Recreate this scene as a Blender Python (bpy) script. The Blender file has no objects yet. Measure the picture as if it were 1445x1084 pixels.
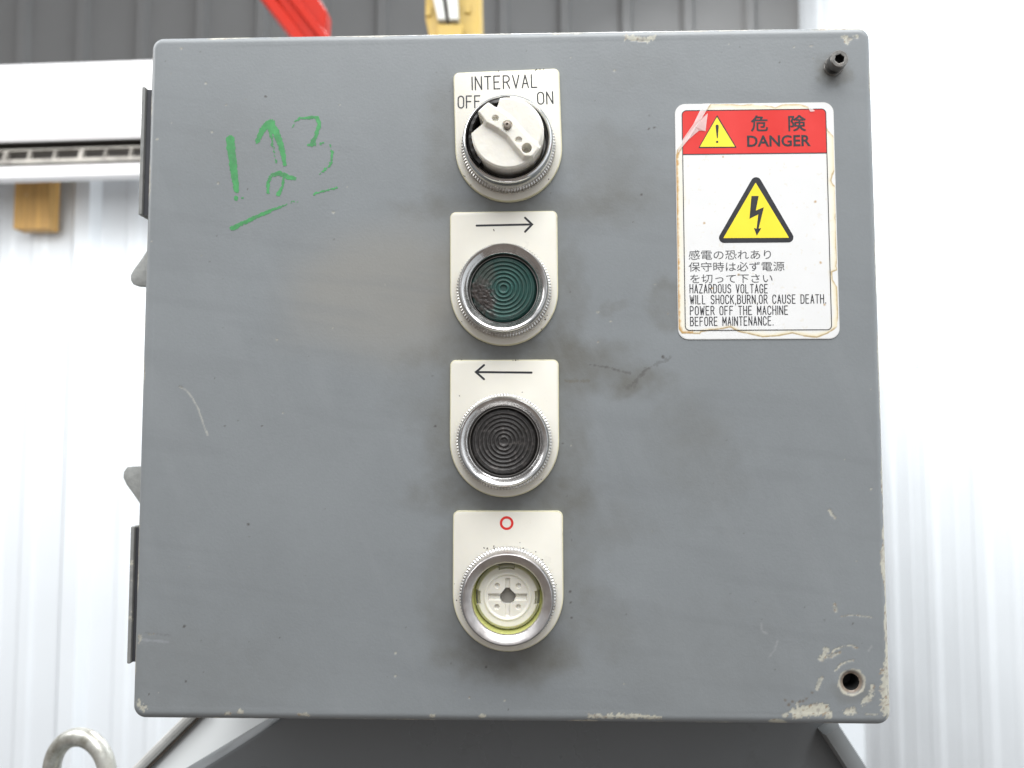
# Grey control box of a machine: four operators, danger sticker, hinges; workshop walls behind.
import bpy, math, random
import numpy as np
from mathutils import Vector, Matrix

random.seed(7); rng = np.random.default_rng(7)
scene = bpy.context.scene
MM = 0.001
Z0 = 1.75                      # height of the door centre above the floor, metres

# ------------------------------------------------------------------ camera
cam_d = bpy.data.cameras.new('camera'); cam = bpy.data.objects.new('camera', cam_d)
scene.collection.objects.link(cam); scene.camera = cam
cam_d.sensor_width = 36.0; cam_d.lens = 28.50
cam_d.clip_start = 0.01; cam_d.clip_end = 200
cr, cu, cf = (Vector((0.99959191, 0.0285433, -0.00113504)), Vector((0.00300042, -0.0653951, 0.99785494)),
              Vector((-0.02840785, 0.99745113, 0.06545406)))
cam.matrix_world = Matrix(((cr.x, cu.x, -cf.x, 0.01159), (cr.y, cu.y, -cf.y, -0.32782),
                           (cr.z, cu.z, -cf.z, Z0 - 0.02839), (0, 0, 0, 1)))
cam_d.dof.use_dof = True; cam_d.dof.focus_distance = 0.325; cam_d.dof.aperture_fstop = 11.5

# ------------------------------------------------------------------ world and lamps
world = bpy.data.worlds.new('World'); scene.world = world; world.use_nodes = True
wn, wl = world.node_tree.nodes, world.node_tree.links
for n in list(wn): wn.remove(n)
w_out = wn.new('ShaderNodeOutputWorld'); w_bg = wn.new('ShaderNodeBackground'); w_bg.inputs['Strength'].default_value = 0.80
w_tc = wn.new('ShaderNodeTexCoord'); w_sep = wn.new('ShaderNodeSeparateXYZ'); w_map = wn.new('ShaderNodeMapRange')
w_map.inputs['From Min'].default_value = -0.25; w_map.inputs['From Max'].default_value = 0.55
w_ramp = wn.new('ShaderNodeValToRGB')
w_ramp.color_ramp.elements[0].color = (0.32, 0.28, 0.255, 1); w_ramp.color_ramp.elements[1].color = (0.97, 1.0, 1.04, 1)
wl.new(w_tc.outputs['Generated'], w_sep.inputs[0]); wl.new(w_sep.outputs['Z'], w_map.inputs['Value'])
wl.new(w_map.outputs[0], w_ramp.inputs['Fac']); wl.new(w_ramp.outputs['Color'], w_bg.inputs['Color'])
wl.new(w_bg.outputs[0], w_out.inputs['Surface'])

def area(name, loc, target, sx, sy, power, col):
    d = bpy.data.lights.new(name, 'AREA'); d.shape = 'RECTANGLE'; d.size = sx; d.size_y = sy; d.energy = power; d.color = col
    o = bpy.data.objects.new(name, d); scene.collection.objects.link(o); o.location = loc
    o.rotation_euler = (Vector(target) - Vector(loc)).to_track_quat('-Z', 'Y').to_euler(); return o
area('skylight_lamp', (0.15, -0.70, Z0 + 1.35), (0.0, 0.0, Z0), 1.8, 1.2, 50, (1.0, 1.0, 1.0))
area('partition_fill', (-1.05, 0.15, Z0 + 0.75), (-0.75, 1.5, Z0 + 0.05), 1.0, 1.0, 20, (1.0, 1.0, 1.0))  # unseen fill lamp, added to brighten the left partition and what hangs there
area('side_wall_fill', (0.1, 1.85, Z0 + 1.8), (1.3, 2.0, Z0 - 0.3), 1.5, 1.2, 105, (1.0, 1.0, 1.0))  # unseen fill lamp above the frame, added to whiten the right side wall

vs = scene.view_settings
vs.view_transform = 'Standard'; vs.look = 'None'; vs.exposure = 0.0; vs.gamma = 1.0
try: vs.use_curve_mapping = False
except Exception: pass

# ------------------------------------------------------------------ materials
def mat(name, col, rough=0.5, metal=0.0, var=0.06, vscale=60.0, bump=0.0, bscale=800.0, attr=None, rough_attr=None,
        stretch=None, trans=0.0, alpha=1.0, sss=0.0, dirt=None, dirt_scale=40.0, dirt_lo=0.55, dirt_hi=0.75, spec=None, coat=0.0, alpha_noise=None):
    m = bpy.data.materials.new(name); m.use_nodes = True
    nt = m.node_tree; N, L = nt.nodes, nt.links
    b = N['Principled BSDF']
    b.inputs['Roughness'].default_value = rough; b.inputs['Metallic'].default_value = metal
    if spec is not None: b.inputs['Specular IOR Level'].default_value = spec
    if trans: b.inputs['Transmission Weight'].default_value = trans
    if alpha < 1: b.inputs['Alpha'].default_value = alpha
    if coat: b.inputs['Coat Weight'].default_value = coat
    if sss:
        b.inputs['Subsurface Weight'].default_value = sss; b.inputs['Subsurface Radius'].default_value = (0.002, 0.0016, 0.001)
        b.inputs['Subsurface Scale'].default_value = 1.0
    tc = N.new('ShaderNodeTexCoord'); vec = tc.outputs['Object']
    if stretch:
        mp = N.new('ShaderNodeMapping'); mp.inputs['Scale'].default_value = stretch
        L.new(vec, mp.inputs['Vector']); vec = mp.outputs[0]
    nz = N.new('ShaderNodeTexNoise'); nz.inputs['Scale'].default_value = vscale; nz.inputs['Detail'].default_value = 6
    L.new(vec, nz.inputs['Vector'])
    mr = N.new('ShaderNodeMapRange'); mr.inputs['From Min'].default_value = 0.25; mr.inputs['From Max'].default_value = 0.75
    mr.inputs['To Min'].default_value = 1 - var; mr.inputs['To Max'].default_value = 1 + var
    L.new(nz.outputs['Fac'], mr.inputs['Value'])
    mul = N.new('ShaderNodeVectorMath'); mul.operation = 'MULTIPLY'
    if attr:
        at = N.new('ShaderNodeAttribute'); at.attribute_name = attr; L.new(at.outputs['Color'], mul.inputs[0])
    else:
        mul.inputs[0].default_value = col[:3]
    L.new(mr.outputs[0], mul.inputs[1])
    out = mul.outputs[0]
    if dirt:
        dn = N.new('ShaderNodeTexNoise'); dn.inputs['Scale'].default_value = dirt_scale; dn.inputs['Detail'].default_value = 8
        dn.inputs['Roughness'].default_value = 0.7
        L.new(tc.outputs['Object'], dn.inputs['Vector'])
        dm = N.new('ShaderNodeMapRange'); dm.inputs['From Min'].default_value = dirt_lo; dm.inputs['From Max'].default_value = dirt_hi
        dm.inputs['To Max'].default_value = 0.85
        L.new(dn.outputs['Fac'], dm.inputs['Value'])
        mx = N.new('ShaderNodeMix'); mx.data_type = 'RGBA'
        L.new(dm.outputs[0], mx.inputs['Factor']); L.new(out, mx.inputs[6]); mx.inputs[7].default_value = (*dirt, 1)
        out = mx.outputs[2]
    L.new(out, b.inputs['Base Color'])
    if rough_attr:
        ra = N.new('ShaderNodeAttribute'); ra.attribute_name = rough_attr; L.new(ra.outputs['Fac'], b.inputs['Roughness'])
    elif var:
        rr = N.new('ShaderNodeMapRange'); rr.inputs['From Min'].default_value = 0.3; rr.inputs['From Max'].default_value = 0.7
        rr.inputs['To Min'].default_value = max(0.02, rough * 0.8); rr.inputs['To Max'].default_value = min(1, rough * 1.25)
        L.new(nz.outputs['Fac'], rr.inputs['Value']); L.new(rr.outputs[0], b.inputs['Roughness'])
    if alpha_noise:
        an_ = N.new('ShaderNodeTexNoise'); an_.inputs['Scale'].default_value = 170; an_.inputs['Detail'].default_value = 4
        L.new(vec, an_.inputs['Vector']); am = N.new('ShaderNodeMapRange')
        am.inputs['From Min'].default_value = 0.35; am.inputs['From Max'].default_value = 0.6
        am.inputs['To Min'].default_value = alpha_noise[0]; am.inputs['To Max'].default_value = alpha_noise[1]
        L.new(an_.outputs['Fac'], am.inputs['Value']); L.new(am.outputs[0], b.inputs['Alpha'])
    if bump:
        bn = N.new('ShaderNodeTexNoise'); bn.inputs['Scale'].default_value = bscale; bn.inputs['Detail'].default_value = 3
        L.new(vec, bn.inputs['Vector'])
        bp = N.new('ShaderNodeBump'); bp.inputs['Strength'].default_value = bump; bp.inputs['Distance'].default_value = 0.0005
        L.new(bn.outputs['Fac'], bp.inputs['Height']); L.new(bp.outputs[0], b.inputs['Normal'])
    return m

M = dict(
    door=mat('grey_paint', (0.2, 0.215, 0.225), 0.42, var=0.035, vscale=25, bump=0.10, bscale=900, attr='paint', rough_attr='gloss'),
    body=mat('grey_body_paint', (0.19, 0.205, 0.215), 0.45, var=0.06, bump=0.1, bscale=700, dirt=(0.07, 0.068, 0.06), dirt_scale=25, dirt_lo=0.6, dirt_hi=0.9),
    hinge=mat('worn_hinge_paint', (0.22, 0.225, 0.22), 0.5, var=0.15, vscale=300, dirt=(0.5, 0.48, 0.4), dirt_scale=220, dirt_lo=0.60, dirt_hi=0.68),
    hinge_dark=mat('hinge_dark', (0.05, 0.052, 0.06), 0.5, var=0.2),
    lug=mat('lug_cast_metal', (0.30, 0.31, 0.30), 0.6, var=0.15, vscale=400, bump=0.3, bscale=900),
    plate=mat('ivory_plate', (0.72, 0.70, 0.625), 0.32, var=0.025, vscale=90, sss=0.15, dirt=(0.45, 0.40, 0.29), dirt_scale=75, dirt_lo=0.66, dirt_hi=0.92),
    plate_rim=mat('yellowed_plate_rim', (0.60, 0.57, 0.40), 0.4, var=0.10, vscale=120, sss=0.1, dirt=(0.20, 0.17, 0.11), dirt_scale=110, dirt_lo=0.56, dirt_hi=0.8),
    chrome=mat('worn_chrome', (0.64, 0.63, 0.62), 0.17, metal=1.0, var=0.08, vscale=260, bump=0.05, bscale=1500, dirt=(0.30, 0.24, 0.21), dirt_scale=170, dirt_lo=0.56, dirt_hi=0.86),
    chrome_bright=mat('bright_chrome', (0.72, 0.72, 0.72), 0.12, metal=1.0, var=0.05, vscale=260, dirt=(0.35, 0.31, 0.28), dirt_scale=150, dirt_lo=0.66, dirt_hi=0.9),
    chrome_satin=mat('satin_chrome', (0.54, 0.52, 0.51), 0.36, metal=1.0, var=0.08, vscale=260, dirt=(0.42, 0.36, 0.33), dirt_scale=140, dirt_lo=0.5, dirt_hi=0.9),
    knurl=mat('knurled_metal', (0.50, 0.49, 0.47), 0.34, metal=1.0, var=0.2, vscale=500, dirt=(0.14, 0.12, 0.10), dirt_scale=140, dirt_lo=0.52, dirt_hi=0.8),
    black=mat('black_plastic', (0.014, 0.013, 0.012), 0.55, var=0.2, vscale=300, bump=0.2, bscale=1200),
    cap=mat('cap_plastic', (0.04, 0.1, 0.09), 0.42, var=0.10, vscale=400, bump=0.15, bscale=1600, attr='paint'),
    white=mat('white_plastic', (0.74, 0.72, 0.655), 0.45, var=0.03, vscale=150, sss=0.25, dirt=(0.36, 0.31, 0.22), dirt_scale=120, dirt_lo=0.68, dirt_hi=0.9),
    recess_grey=mat('grey_recess', (0.26, 0.25, 0.23), 0.6, var=0.1),
    seal=mat('yellow_green_seal', (0.42, 0.43, 0.15), 0.4, var=0.08, sss=0.2),
    screw=mat('steel_screw', (0.20, 0.195, 0.185), 0.36, metal=0.9, var=0.2, vscale=600, dirt=(0.12, 0.09, 0.07), dirt_scale=300, dirt_lo=0.5, dirt_hi=0.8),
    rust=mat('rusty_screw', (0.30, 0.26, 0.22), 0.45, metal=0.7, var=0.3, vscale=900),
    dark=mat('dark_inside', (0.012, 0.012, 0.012), 0.8, var=0.1),
    ink=mat('black_ink', (0.022, 0.023, 0.028), 0.4, var=0.1, vscale=800),
    thin_ink=mat('thin_black_ink', (0.075, 0.076, 0.08), 0.4, var=0.15, vscale=900),
    redink=mat('red_ink', (0.66, 0.032, 0.026), 0.35, var=0.04),
    paper=mat('sticker_paper', (0.82, 0.83, 0.82), 0.35, var=0.015, attr='paint'),
    paper_edge=mat('sticker_edge', (0.72, 0.72, 0.70), 0.4, var=0.03, vscale=150),
    yellow=mat('yellow_ink', (0.86, 0.70, 0.035), 0.35, var=0.03),
    film=mat('peeling_film', (0.9, 0.88, 0.86), 0.25, var=0.1, vscale=300, alpha=0.55),
    marker=mat('green_marker', (0.065, 0.31, 0.105), 0.5, var=0.12, vscale=300, alpha_noise=(0.60, 0.97)),
    wall=mat('white_steel_sheet', (0.74, 0.78, 0.81), 0.45, var=0.02, vscale=4),
    greywall=mat('grey_steel_sheet', (0.225, 0.226, 0.224), 0.5, var=0.06, vscale=3),
    ac=mat('white_casing', (0.84, 0.84, 0.85), 0.4, var=0.015, vscale=10),
    acgrille=mat('cream_grille', (0.42, 0.40, 0.36), 0.5, var=0.15, vscale=60, dirt=(0.06, 0.05, 0.045), dirt_scale=22, dirt_lo=0.48, dirt_hi=0.72),
    acdark=mat('vent_dark', (0.03, 0.026, 0.022), 0.7, var=0.3),
    wood=mat('pine_wood', (0.52, 0.31, 0.10), 0.6, var=0.34, vscale=10, stretch=(16, 16, 0.8), bump=0.1, dirt=(0.62, 0.50, 0.34), dirt_scale=35, dirt_lo=0.62, dirt_hi=0.7),
    redpaint=mat('red_paint', (0.36, 0.016, 0.007), 0.5, spec=0.15, var=0.08, vscale=20, dirt=(0.45, 0.10, 0.08), dirt_scale=14, dirt_lo=0.66, dirt_hi=0.9),
    yellowpaint=mat('yellow_paint', (0.46, 0.32, 0.075), 0.45, var=0.1, vscale=25, dirt=(0.25, 0.18, 0.06), dirt_scale=30, dirt_lo=0.62, dirt_hi=0.8),
    rail=mat('rail_metal', (0.52, 0.53, 0.50), 0.45, metal=0.3, var=0.12),
    eye=mat('galvanised_eye', (0.50, 0.50, 0.46), 0.38, metal=0.65, var=0.14, vscale=120, bump=0.25, bscale=300, dirt=(0.20, 0.19, 0.15), dirt_scale=70, dirt_lo=0.47, dirt_hi=0.68),
    cover=mat('white_cover_paint', (0.60, 0.62, 0.62), 0.45, var=0.03, vscale=30, dirt=(0.33, 0.32, 0.30), dirt_scale=170, dirt_lo=0.68, dirt_hi=0.76),
    strip=mat('grey_edge_strip', (0.46, 0.46, 0.44), 0.5, var=0.12, vscale=150, dirt=(0.10, 0.09, 0.075), dirt_scale=80, dirt_lo=0.54, dirt_hi=0.8),
    seam=mat('grimy_seam', (0.07, 0.055, 0.042), 0.7, var=0.4, vscale=300),
    column=mat('column_grey_paint', (0.15, 0.16, 0.165), 0.30, var=0.05, vscale=20, bump=0.08, bscale=400, dirt=(0.06, 0.055, 0.05), dirt_scale=22, dirt_lo=0.58, dirt_hi=0.85),
    flange=mat('flange_grey_paint', (0.23, 0.245, 0.25), 0.4, var=0.06, vscale=30, dirt=(0.58, 0.56, 0.48), dirt_scale=60, dirt_lo=0.66, dirt_hi=0.70),
    bolt=mat('sheet_screw', (0.45, 0.46, 0.47), 0.4, var=0.1),
)

# ------------------------------------------------------------------ object helpers
def link(o, parent=None, world=(0, 0, 0)):
    scene.collection.objects.link(o)
    base = Vector((0, 0, 0))
    if parent is not None:
        o.parent = parent; base = WORLD[parent.name]
    WORLD[o.name] = Vector(world); o.location = Vector(world) - base
    return o
WORLD = {}
def thing(name, label, cat, world=(0, 0, 0), group=None):
    o = bpy.data.objects.new(name, None); o.empty_display_size = 0.05
    link(o, None, world); o['label'] = label; o['category'] = cat
    if group: o['group'] = group
    return o
ORIGIN = (0, 0, Z0)
def obj(name, verts, faces, m, parent=None, world=ORIGIN, scale=MM, smooth=None, label=None):
    me = bpy.data.meshes.new(name)
    v = np.asarray(verts, dtype=np.float64) * scale
    if isinstance(faces, np.ndarray):
        nf, k = faces.shape
        me.vertices.add(len(v)); me.vertices.foreach_set('co', v.astype(np.float32).ravel())
        me.loops.add(nf * k); me.polygons.add(nf)
        me.loops.foreach_set('vertex_index', faces.astype(np.int32).ravel())
        me.polygons.foreach_set('loop_start', np.arange(0, nf * k, k, dtype=np.int32))
        me.polygons.foreach_set('loop_total', np.full(nf, k, dtype=np.int32))
        me.update(calc_edges=True); me.validate()
    else:
        me.from_pydata([tuple(p) for p in v], [], faces); me.update()
    me.materials.append(m)
    o = bpy.data.objects.new(name, me); link(o, parent, world)
    if smooth == 'all':
        me.polygons.foreach_set('use_smooth', np.ones(len(me.polygons), dtype=bool))
    elif smooth:
        me.polygons.foreach_set('use_smooth', np.ones(len(me.polygons), dtype=bool))
        me.set_sharp_from_angle(angle=math.radians(smooth))
    if label: o['label'] = label
    return o
def colour_attr(o, name, arr):
    a = o.data.color_attributes.new(name, 'FLOAT_COLOR', 'POINT')
    c = np.ones((len(arr), 4), dtype=np.float32); c[:, :3] = arr; a.data.foreach_set('color', c.ravel())
def float_attr(o, name, arr):
    a = o.data.attributes.new(name, 'FLOAT', 'POINT'); a.data.foreach_set('value', np.asarray(arr, dtype=np.float32))

class MB:                                   # collects shapes of ONE part
    def __init__(s): s.v, s.f = [], []
    def add(s, v, f):
        b = len(s.v); s.v += [tuple(p) for p in v]; s.f += [tuple(b + i for i in q) for q in f]; return s
    def box(s, x0, x1, y0, y1, z0, z1, bev=0.0):
        if bev <= 0:
            v = [(x, y, z) for x in (x0, x1) for y in (y0, y1) for z in (z0, z1)]
            return s.add(v, [(0, 1, 3, 2), (4, 6, 7, 5), (0, 4, 5, 1), (2, 3, 7, 6), (0, 2, 6, 4), (1, 5, 7, 3)])
        poly = [(x0 + bev, z0), (x1 - bev, z0), (x1, z0 + bev), (x1, z1 - bev), (x1 - bev, z1), (x0 + bev, z1), (x0, z1 - bev), (x0, z0 + bev)]
        return s.prism(poly, y0, y1, bev)
    def prism(s, poly, y0, y1, bev=0.0):   # poly counter-clockwise seen from the front (x,z); y0 front, y1 back
        P = np.array(poly, float); n = len(P)
        rings = []
        if bev > 0:
            Q = inset(P, bev * 0.3); R2 = inset(P, bev)
            rings = [(R2, y0), (Q, y0 + bev * 0.3), (P, y0 + bev), (P, y1)]
        else: rings = [(P, y0), (P, y1)]
        v = []
        for (r, y) in rings: v += [(a, y, b) for a, b in r]
        f = [tuple(range(n))]
        for k in range(len(rings) - 1):
            for i in range(n):
                j = (i + 1) % n; f.append((k * n + i, (k + 1) * n + i, (k + 1) * n + j, k * n + j))
        f.append(tuple(reversed(range((len(rings) - 1) * n, len(rings) * n))))
        return s.add(v, f)
    def lathe(s, prof, cx, cz, n=96, close=False):  # prof [(r, height above the door)]
        v, f = [], []
        for k in range(n):
            a = 2 * math.pi * k / n
            for r, h in prof: v.append((cx + r * math.cos(a), -h, cz + r * math.sin(a)))
        m_ = len(prof)
        for k in range(n):
            k2 = (k + 1) % n
            for i in range(m_ - 1):
                f.append((k * m_ + i, k * m_ + i + 1, k2 * m_ + i + 1, k2 * m_ + i))
        return s.add(v, f)
    def flat(s, poly, y):
        return s.add([(a, y, b) for a, b in poly], [tuple(range(len(poly)))])
    def ribbon(s, pts, wd, y, closed=False, caps=True):
        P = [np.array(p, float) for p in pts]
        Q = [P[0]]
        for p in P[1:]:
            if np.hypot(*(p - Q[-1])) > 1e-5: Q.append(p)
        if closed and np.hypot(*(Q[0] - Q[-1])) < 1e-5: Q.pop()
        n = len(Q); h = wd / 2
        Lp, Rp = [], []
        for i in range(n):
            a = Q[i - 1] if (i > 0 or closed) else None; b = Q[(i + 1) % n] if (i < n - 1 or closed) else None
            d1 = (Q[i] - a) if a is not None else None; d2 = (b - Q[i]) if b is not None else None
            if d1 is None: d1 = d2
            if d2 is None: d2 = d1
            d1 = d1 / np.hypot(*d1); d2 = d2 / np.hypot(*d2)
            n1 = np.array([-d1[1], d1[0]]); n2 = np.array([-d2[1], d2[0]])
            m_ = n1 + n2; l = np.hypot(*m_); m_ = m_ / l if l > 1e-6 else n1
            k = min(1 / max(0.35, abs(m_ @ n1)), 2.2)
            Lp.append(Q[i] + m_ * h * k); Rp.append(Q[i] - m_ * h * k)
        v = [(p[0], y, p[1]) for p in Lp] + [(p[0], y, p[1]) for p in Rp]
        f = []
        for i in range(n if closed else n - 1):
            j = (i + 1) % n; f.append((n + i, n + j, j, i))
        s.add(v, f)
        if caps and not closed:
            for e, d in ((Q[0], Q[0] - Q[1]), (Q[-1], Q[-1] - Q[-2])):
                a0 = math.atan2(d[1], d[0])
                fan = [e + h * np.array([math.cos(a0 - math.pi / 2 + math.pi * t / 6), math.sin(a0 - math.pi / 2 + math.pi * t / 6)]) for t in range(7)]
                s.flat([tuple(p) for p in fan], y)
        return s
    def tube(s, pts, r, n=10, caps=True):
        P = [Vector(p) for p in pts]; rings = []
        up = None
        for i, p in enumerate(P):
            d = (P[min(i + 1, len(P) - 1)] - P[max(i - 1, 0)]).normalized()
            if up is None: up = d.orthogonal().normalized()
            up = (up - d * up.dot(d)).normalized(); sd = d.cross(up)
            rings.append([p + (up * math.cos(2 * math.pi * k / n) + sd * math.sin(2 * math.pi * k / n)) * r for k in range(n)])
        v = [q for rg in rings for q in rg]; f = []
        for i in range(len(P) - 1):
            for k in range(n):
                k2 = (k + 1) % n; f.append((i * n + k, i * n + k2, (i + 1) * n + k2, (i + 1) * n + k))
        if caps: f += [tuple(reversed(range(n))), tuple(range((len(P) - 1) * n, len(P) * n))]
        return s.add(v, f)
    def build(s, name, m, parent=None, world=ORIGIN, scale=MM, smooth=None, label=None):
        return obj(name, s.v, s.f, m, parent, world, scale, smooth, label)

def inset(P, d):
    n = len(P); out = []
    for i in range(n):
        a, p, b = P[i - 1], P[i], P[(i + 1) % n]
        d1 = (p - a) / max(1e-9, np.hypot(*(p - a))); d2 = (b - p) / max(1e-9, np.hypot(*(b - p)))
        n1 = np.array([-d1[1], d1[0]]); n2 = np.array([-d2[1], d2[0]]); m_ = n1 + n2; l = np.hypot(*m_)
        m_ = m_ / l if l > 1e-6 else n1
        out.append(p + m_ * d / max(0.4, m_ @ n1))
    return np.array(out)
def arc(cx, cz, rx, rz, a0, a1, n=12):
    return [(cx + rx * math.cos(math.radians(a0 + (a1 - a0) * t / n)), cz + rz * math.sin(math.radians(a0 + (a1 - a0) * t / n))) for t in range(n + 1)]
def rrect(x0, x1, z0, z1, r, n=8):
    return arc(x0 + r, z0 + r, r, r, 180, 270, n) + arc(x1 - r, z0 + r, r, r, 270, 360, n) + arc(x1 - r, z1 - r, r, r, 0, 90, n) + arc(x0 + r, z1 - r, r, r, 90, 180, n)
def rot(pts, c, deg):
    a = math.radians(deg); co, si = math.cos(a), math.sin(a)
    return [(c[0] + (x - c[0]) * co - (z - c[1]) * si, c[1] + (x - c[0]) * si + (z - c[1]) * co) for x, z in pts]

# numpy fields
def vnoise(x, y, scale, seed):
    r = np.random.default_rng(seed); T = r.random((256, 256))
    x = x / scale + 57.3; y = y / scale + 31.7
    xi = np.floor(x).astype(int); yi = np.floor(y).astype(int); fx = x - xi; fy = y - yi
    fx = fx * fx * (3 - 2 * fx); fy = fy * fy * (3 - 2 * fy)
    a = T[xi & 255, yi & 255]; b = T[(xi + 1) & 255, yi & 255]; c = T[xi & 255, (yi + 1) & 255]; d = T[(xi + 1) & 255, (yi + 1) & 255]
    return (a * (1 - fx) + b * fx) * (1 - fy) + (c * (1 - fx) + d * fx) * fy
def fbm(x, y, scale, seed, octv=4):
    s = 0; amp = 1; tot = 0
    for k in range(octv):
        s = s + amp * vnoise(x, y, scale / 2 ** k, seed + k * 11); tot += amp; amp *= 0.55
    return s / tot
def dist_poly(x, y, pts, closed=False, widths=None):
    d = np.full(x.shape, 1e9); n = len(pts)
    for i in range(n if closed else n - 1):
        (ax, ay), (bx, by) = pts[i], pts[(i + 1) % n]
        dx, dy = bx - ax, by - ay; l2 = dx * dx + dy * dy + 1e-12
        t = np.clip(((x - ax) * dx + (y - ay) * dy) / l2, 0, 1)
        e = np.hypot(x - ax - t * dx, y - ay - t * dy)
        if widths is not None: e = e - (widths[i] * (1 - t) + widths[(i + 1) % n] * t)
        d = np.minimum(d, e)
    return d
def inside(x, y, pts):
    c = np.zeros(x.shape, bool); n = len(pts); j = n - 1
    for i in range(n):
        (xi, yi), (xj, yj) = pts[i], pts[j]
        c ^= ((yi > y) != (yj > y)) & (x < (xj - xi) * (y - yi) / (yj - yi + 1e-12) + xi); j = i
    return c
def sstep(a, b, x):
    t = np.clip((x - a) / (b - a), 0, 1); return t * t * (3 - 2 * t)
def grid_faces(nx, nz, keep=None):
    idx = np.arange(nx * nz).reshape(nx, nz)
    q = np.stack([idx[:-1, :-1], idx[1:, :-1], idx[1:, 1:], idx[:-1, 1:]], -1).reshape(-1, 4)
    if keep is not None: q = q[keep.ravel()[q].all(1)]
    return q
def compact(v, q, *attrs):
    used = np.unique(q); mp = np.full(len(v), -1, dtype=np.int64); mp[used] = np.arange(len(used))
    return (v[used], mp[q]) + tuple(a[used] for a in attrs)
def skirt(v, q, depth_y):
    e = np.concatenate([q[:, [0, 1]], q[:, [1, 2]], q[:, [2, 3]], q[:, [3, 0]]])
    key = np.sort(e, 1); _, inv, cnt = np.unique(key, axis=0, return_inverse=True, return_counts=True)
    be = e[cnt[inv.ravel()] == 1]; used = np.unique(be); mp = np.full(len(v), -1); mp[used] = len(v) + np.arange(len(used))
    low = v[used].copy(); low[:, 1] = depth_y
    sf = np.stack([be[:, 1], be[:, 0], mp[be[:, 0]], mp[be[:, 1]]], -1)
    return np.concatenate([v, low]), np.concatenate([q, sf])

# ------------------------------------------------------------------ workshop walls (metres)
def ribbed(xa, xb, pitch, minor, rib_w, rib_h):
    """outline across a steel sheet: big ribs at pitch, low ribs between; returns [(along, proud)]"""
    pts = []; x = xa
    while x < xb - 1e-6:
        pts += [(x, 0), (x + rib_w * 0.25, rib_h), (x + rib_w * 0.75, rib_h), (x + rib_w, 0)]
        for k in range(minor):
            c = x + rib_w + (pitch - rib_w) * (k + 1) / (minor + 1); s_ = 0.022
            pts += [(c - s_, 0), (c - s_ * 0.5, rib_h * 0.22), (c + s_ * 0.5, rib_h * 0.22), (c + s_, 0)]
        x += pitch
    pts.append((xb, 0)); return pts
def sheet(name, prof, z0, z1, m, parent, to_xy):
    v, f = [], []
    for (a, h) in prof:
        x, y = to_xy(a, h); x2, y2 = to_xy(a, -0.004)
        v += [(x, y, z0), (x, y, z1)]
    n = len(prof)
    f = [(2 * i, 2 * i + 2, 2 * i + 3, 2 * i + 1) for i in range(n - 1)]
    xa, ya = to_xy(prof[0][0], -0.01); xb, yb = to_xy(prof[-1][0], -0.01)
    b = len(v); v += [(xa, ya, z0), (xa, ya, z1), (xb, yb, z0), (xb, yb, z1)]
    f += [(b, b + 1, b + 3, b + 2), (0, 1, b + 1, b), (2 * n - 2, b + 2, b + 3, 2 * n - 1)]
    f += [tuple([2 * i + 1 for i in range(n)] + [b + 3, b + 1])]
    return obj(name, v, f, m, parent, (0, 0, 0), 1.0)

# grey back wall, 3.6 m behind the box
t = thing('back_wall', 'grey ribbed steel wall far behind the top of the control box', 'wall', (0, 3.6, 0))
for k in range(5):
    xa = -2.92 + k * 0.914
    sheet('panel', [(min(max(a, xa), xa + 0.913), h) for a, h in ribbed(xa, xa + 0.914, 0.3047, 0, 0.075, 0.035)], 0.0, 4.2, M['greywall'], t, lambda a, h: (a, 3.6 - h))
# white side wall running back on the right
t = thing('side_wall', 'white ribbed steel side wall receding on the right of the control box', 'wall', (1.315, 2.0, 0))
for k in range(5):
    ya = -1.0 + k * 0.914
    sheet('panel', [(a, h) for a, h in ribbed(ya, ya + 0.9135, 0.3047, 1, 0.11, 0.007)], 0.0, 4.2, M['wall'], t, lambda a, h: (1.315 - h, a))
mb = MB()
for (yy, zz) in ((2.434, Z0 + 0.211), (2.057, Z0 + 0.2005)):
    r = [(1.300, yy + 0.006 * math.cos(a), zz + 0.006 * math.sin(a)) for a in np.linspace(0, 2 * math.pi, 8, endpoint=False)]
    r2 = [(1.2925, p[1], p[2]) for p in r]
    b = MB(); b.add(r + r2, [(i, (i + 1) % 8, 8 + (i + 1) % 8, 8 + i) for i in range(8)] + [tuple(range(8, 16))])
    b.build('screw_head', M['bolt'], t, (0, 0, 0), 1.0)
# white partition on the left that carries the air conditioner
t = thing('partition_wall', 'white ribbed steel partition below the air conditioner left of the box', 'wall', (-1.0, 1.54, 0))
for k in range(4):
    xa = -2.915 + k * 0.914
    sheet('panel', ribbed(xa, xa + 0.9135, 0.3047, 2, 0.07, 0.022), 0.0, Z0 + 0.68, M['wall'], t, lambda a, h: (a, 1.54 - h))

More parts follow.
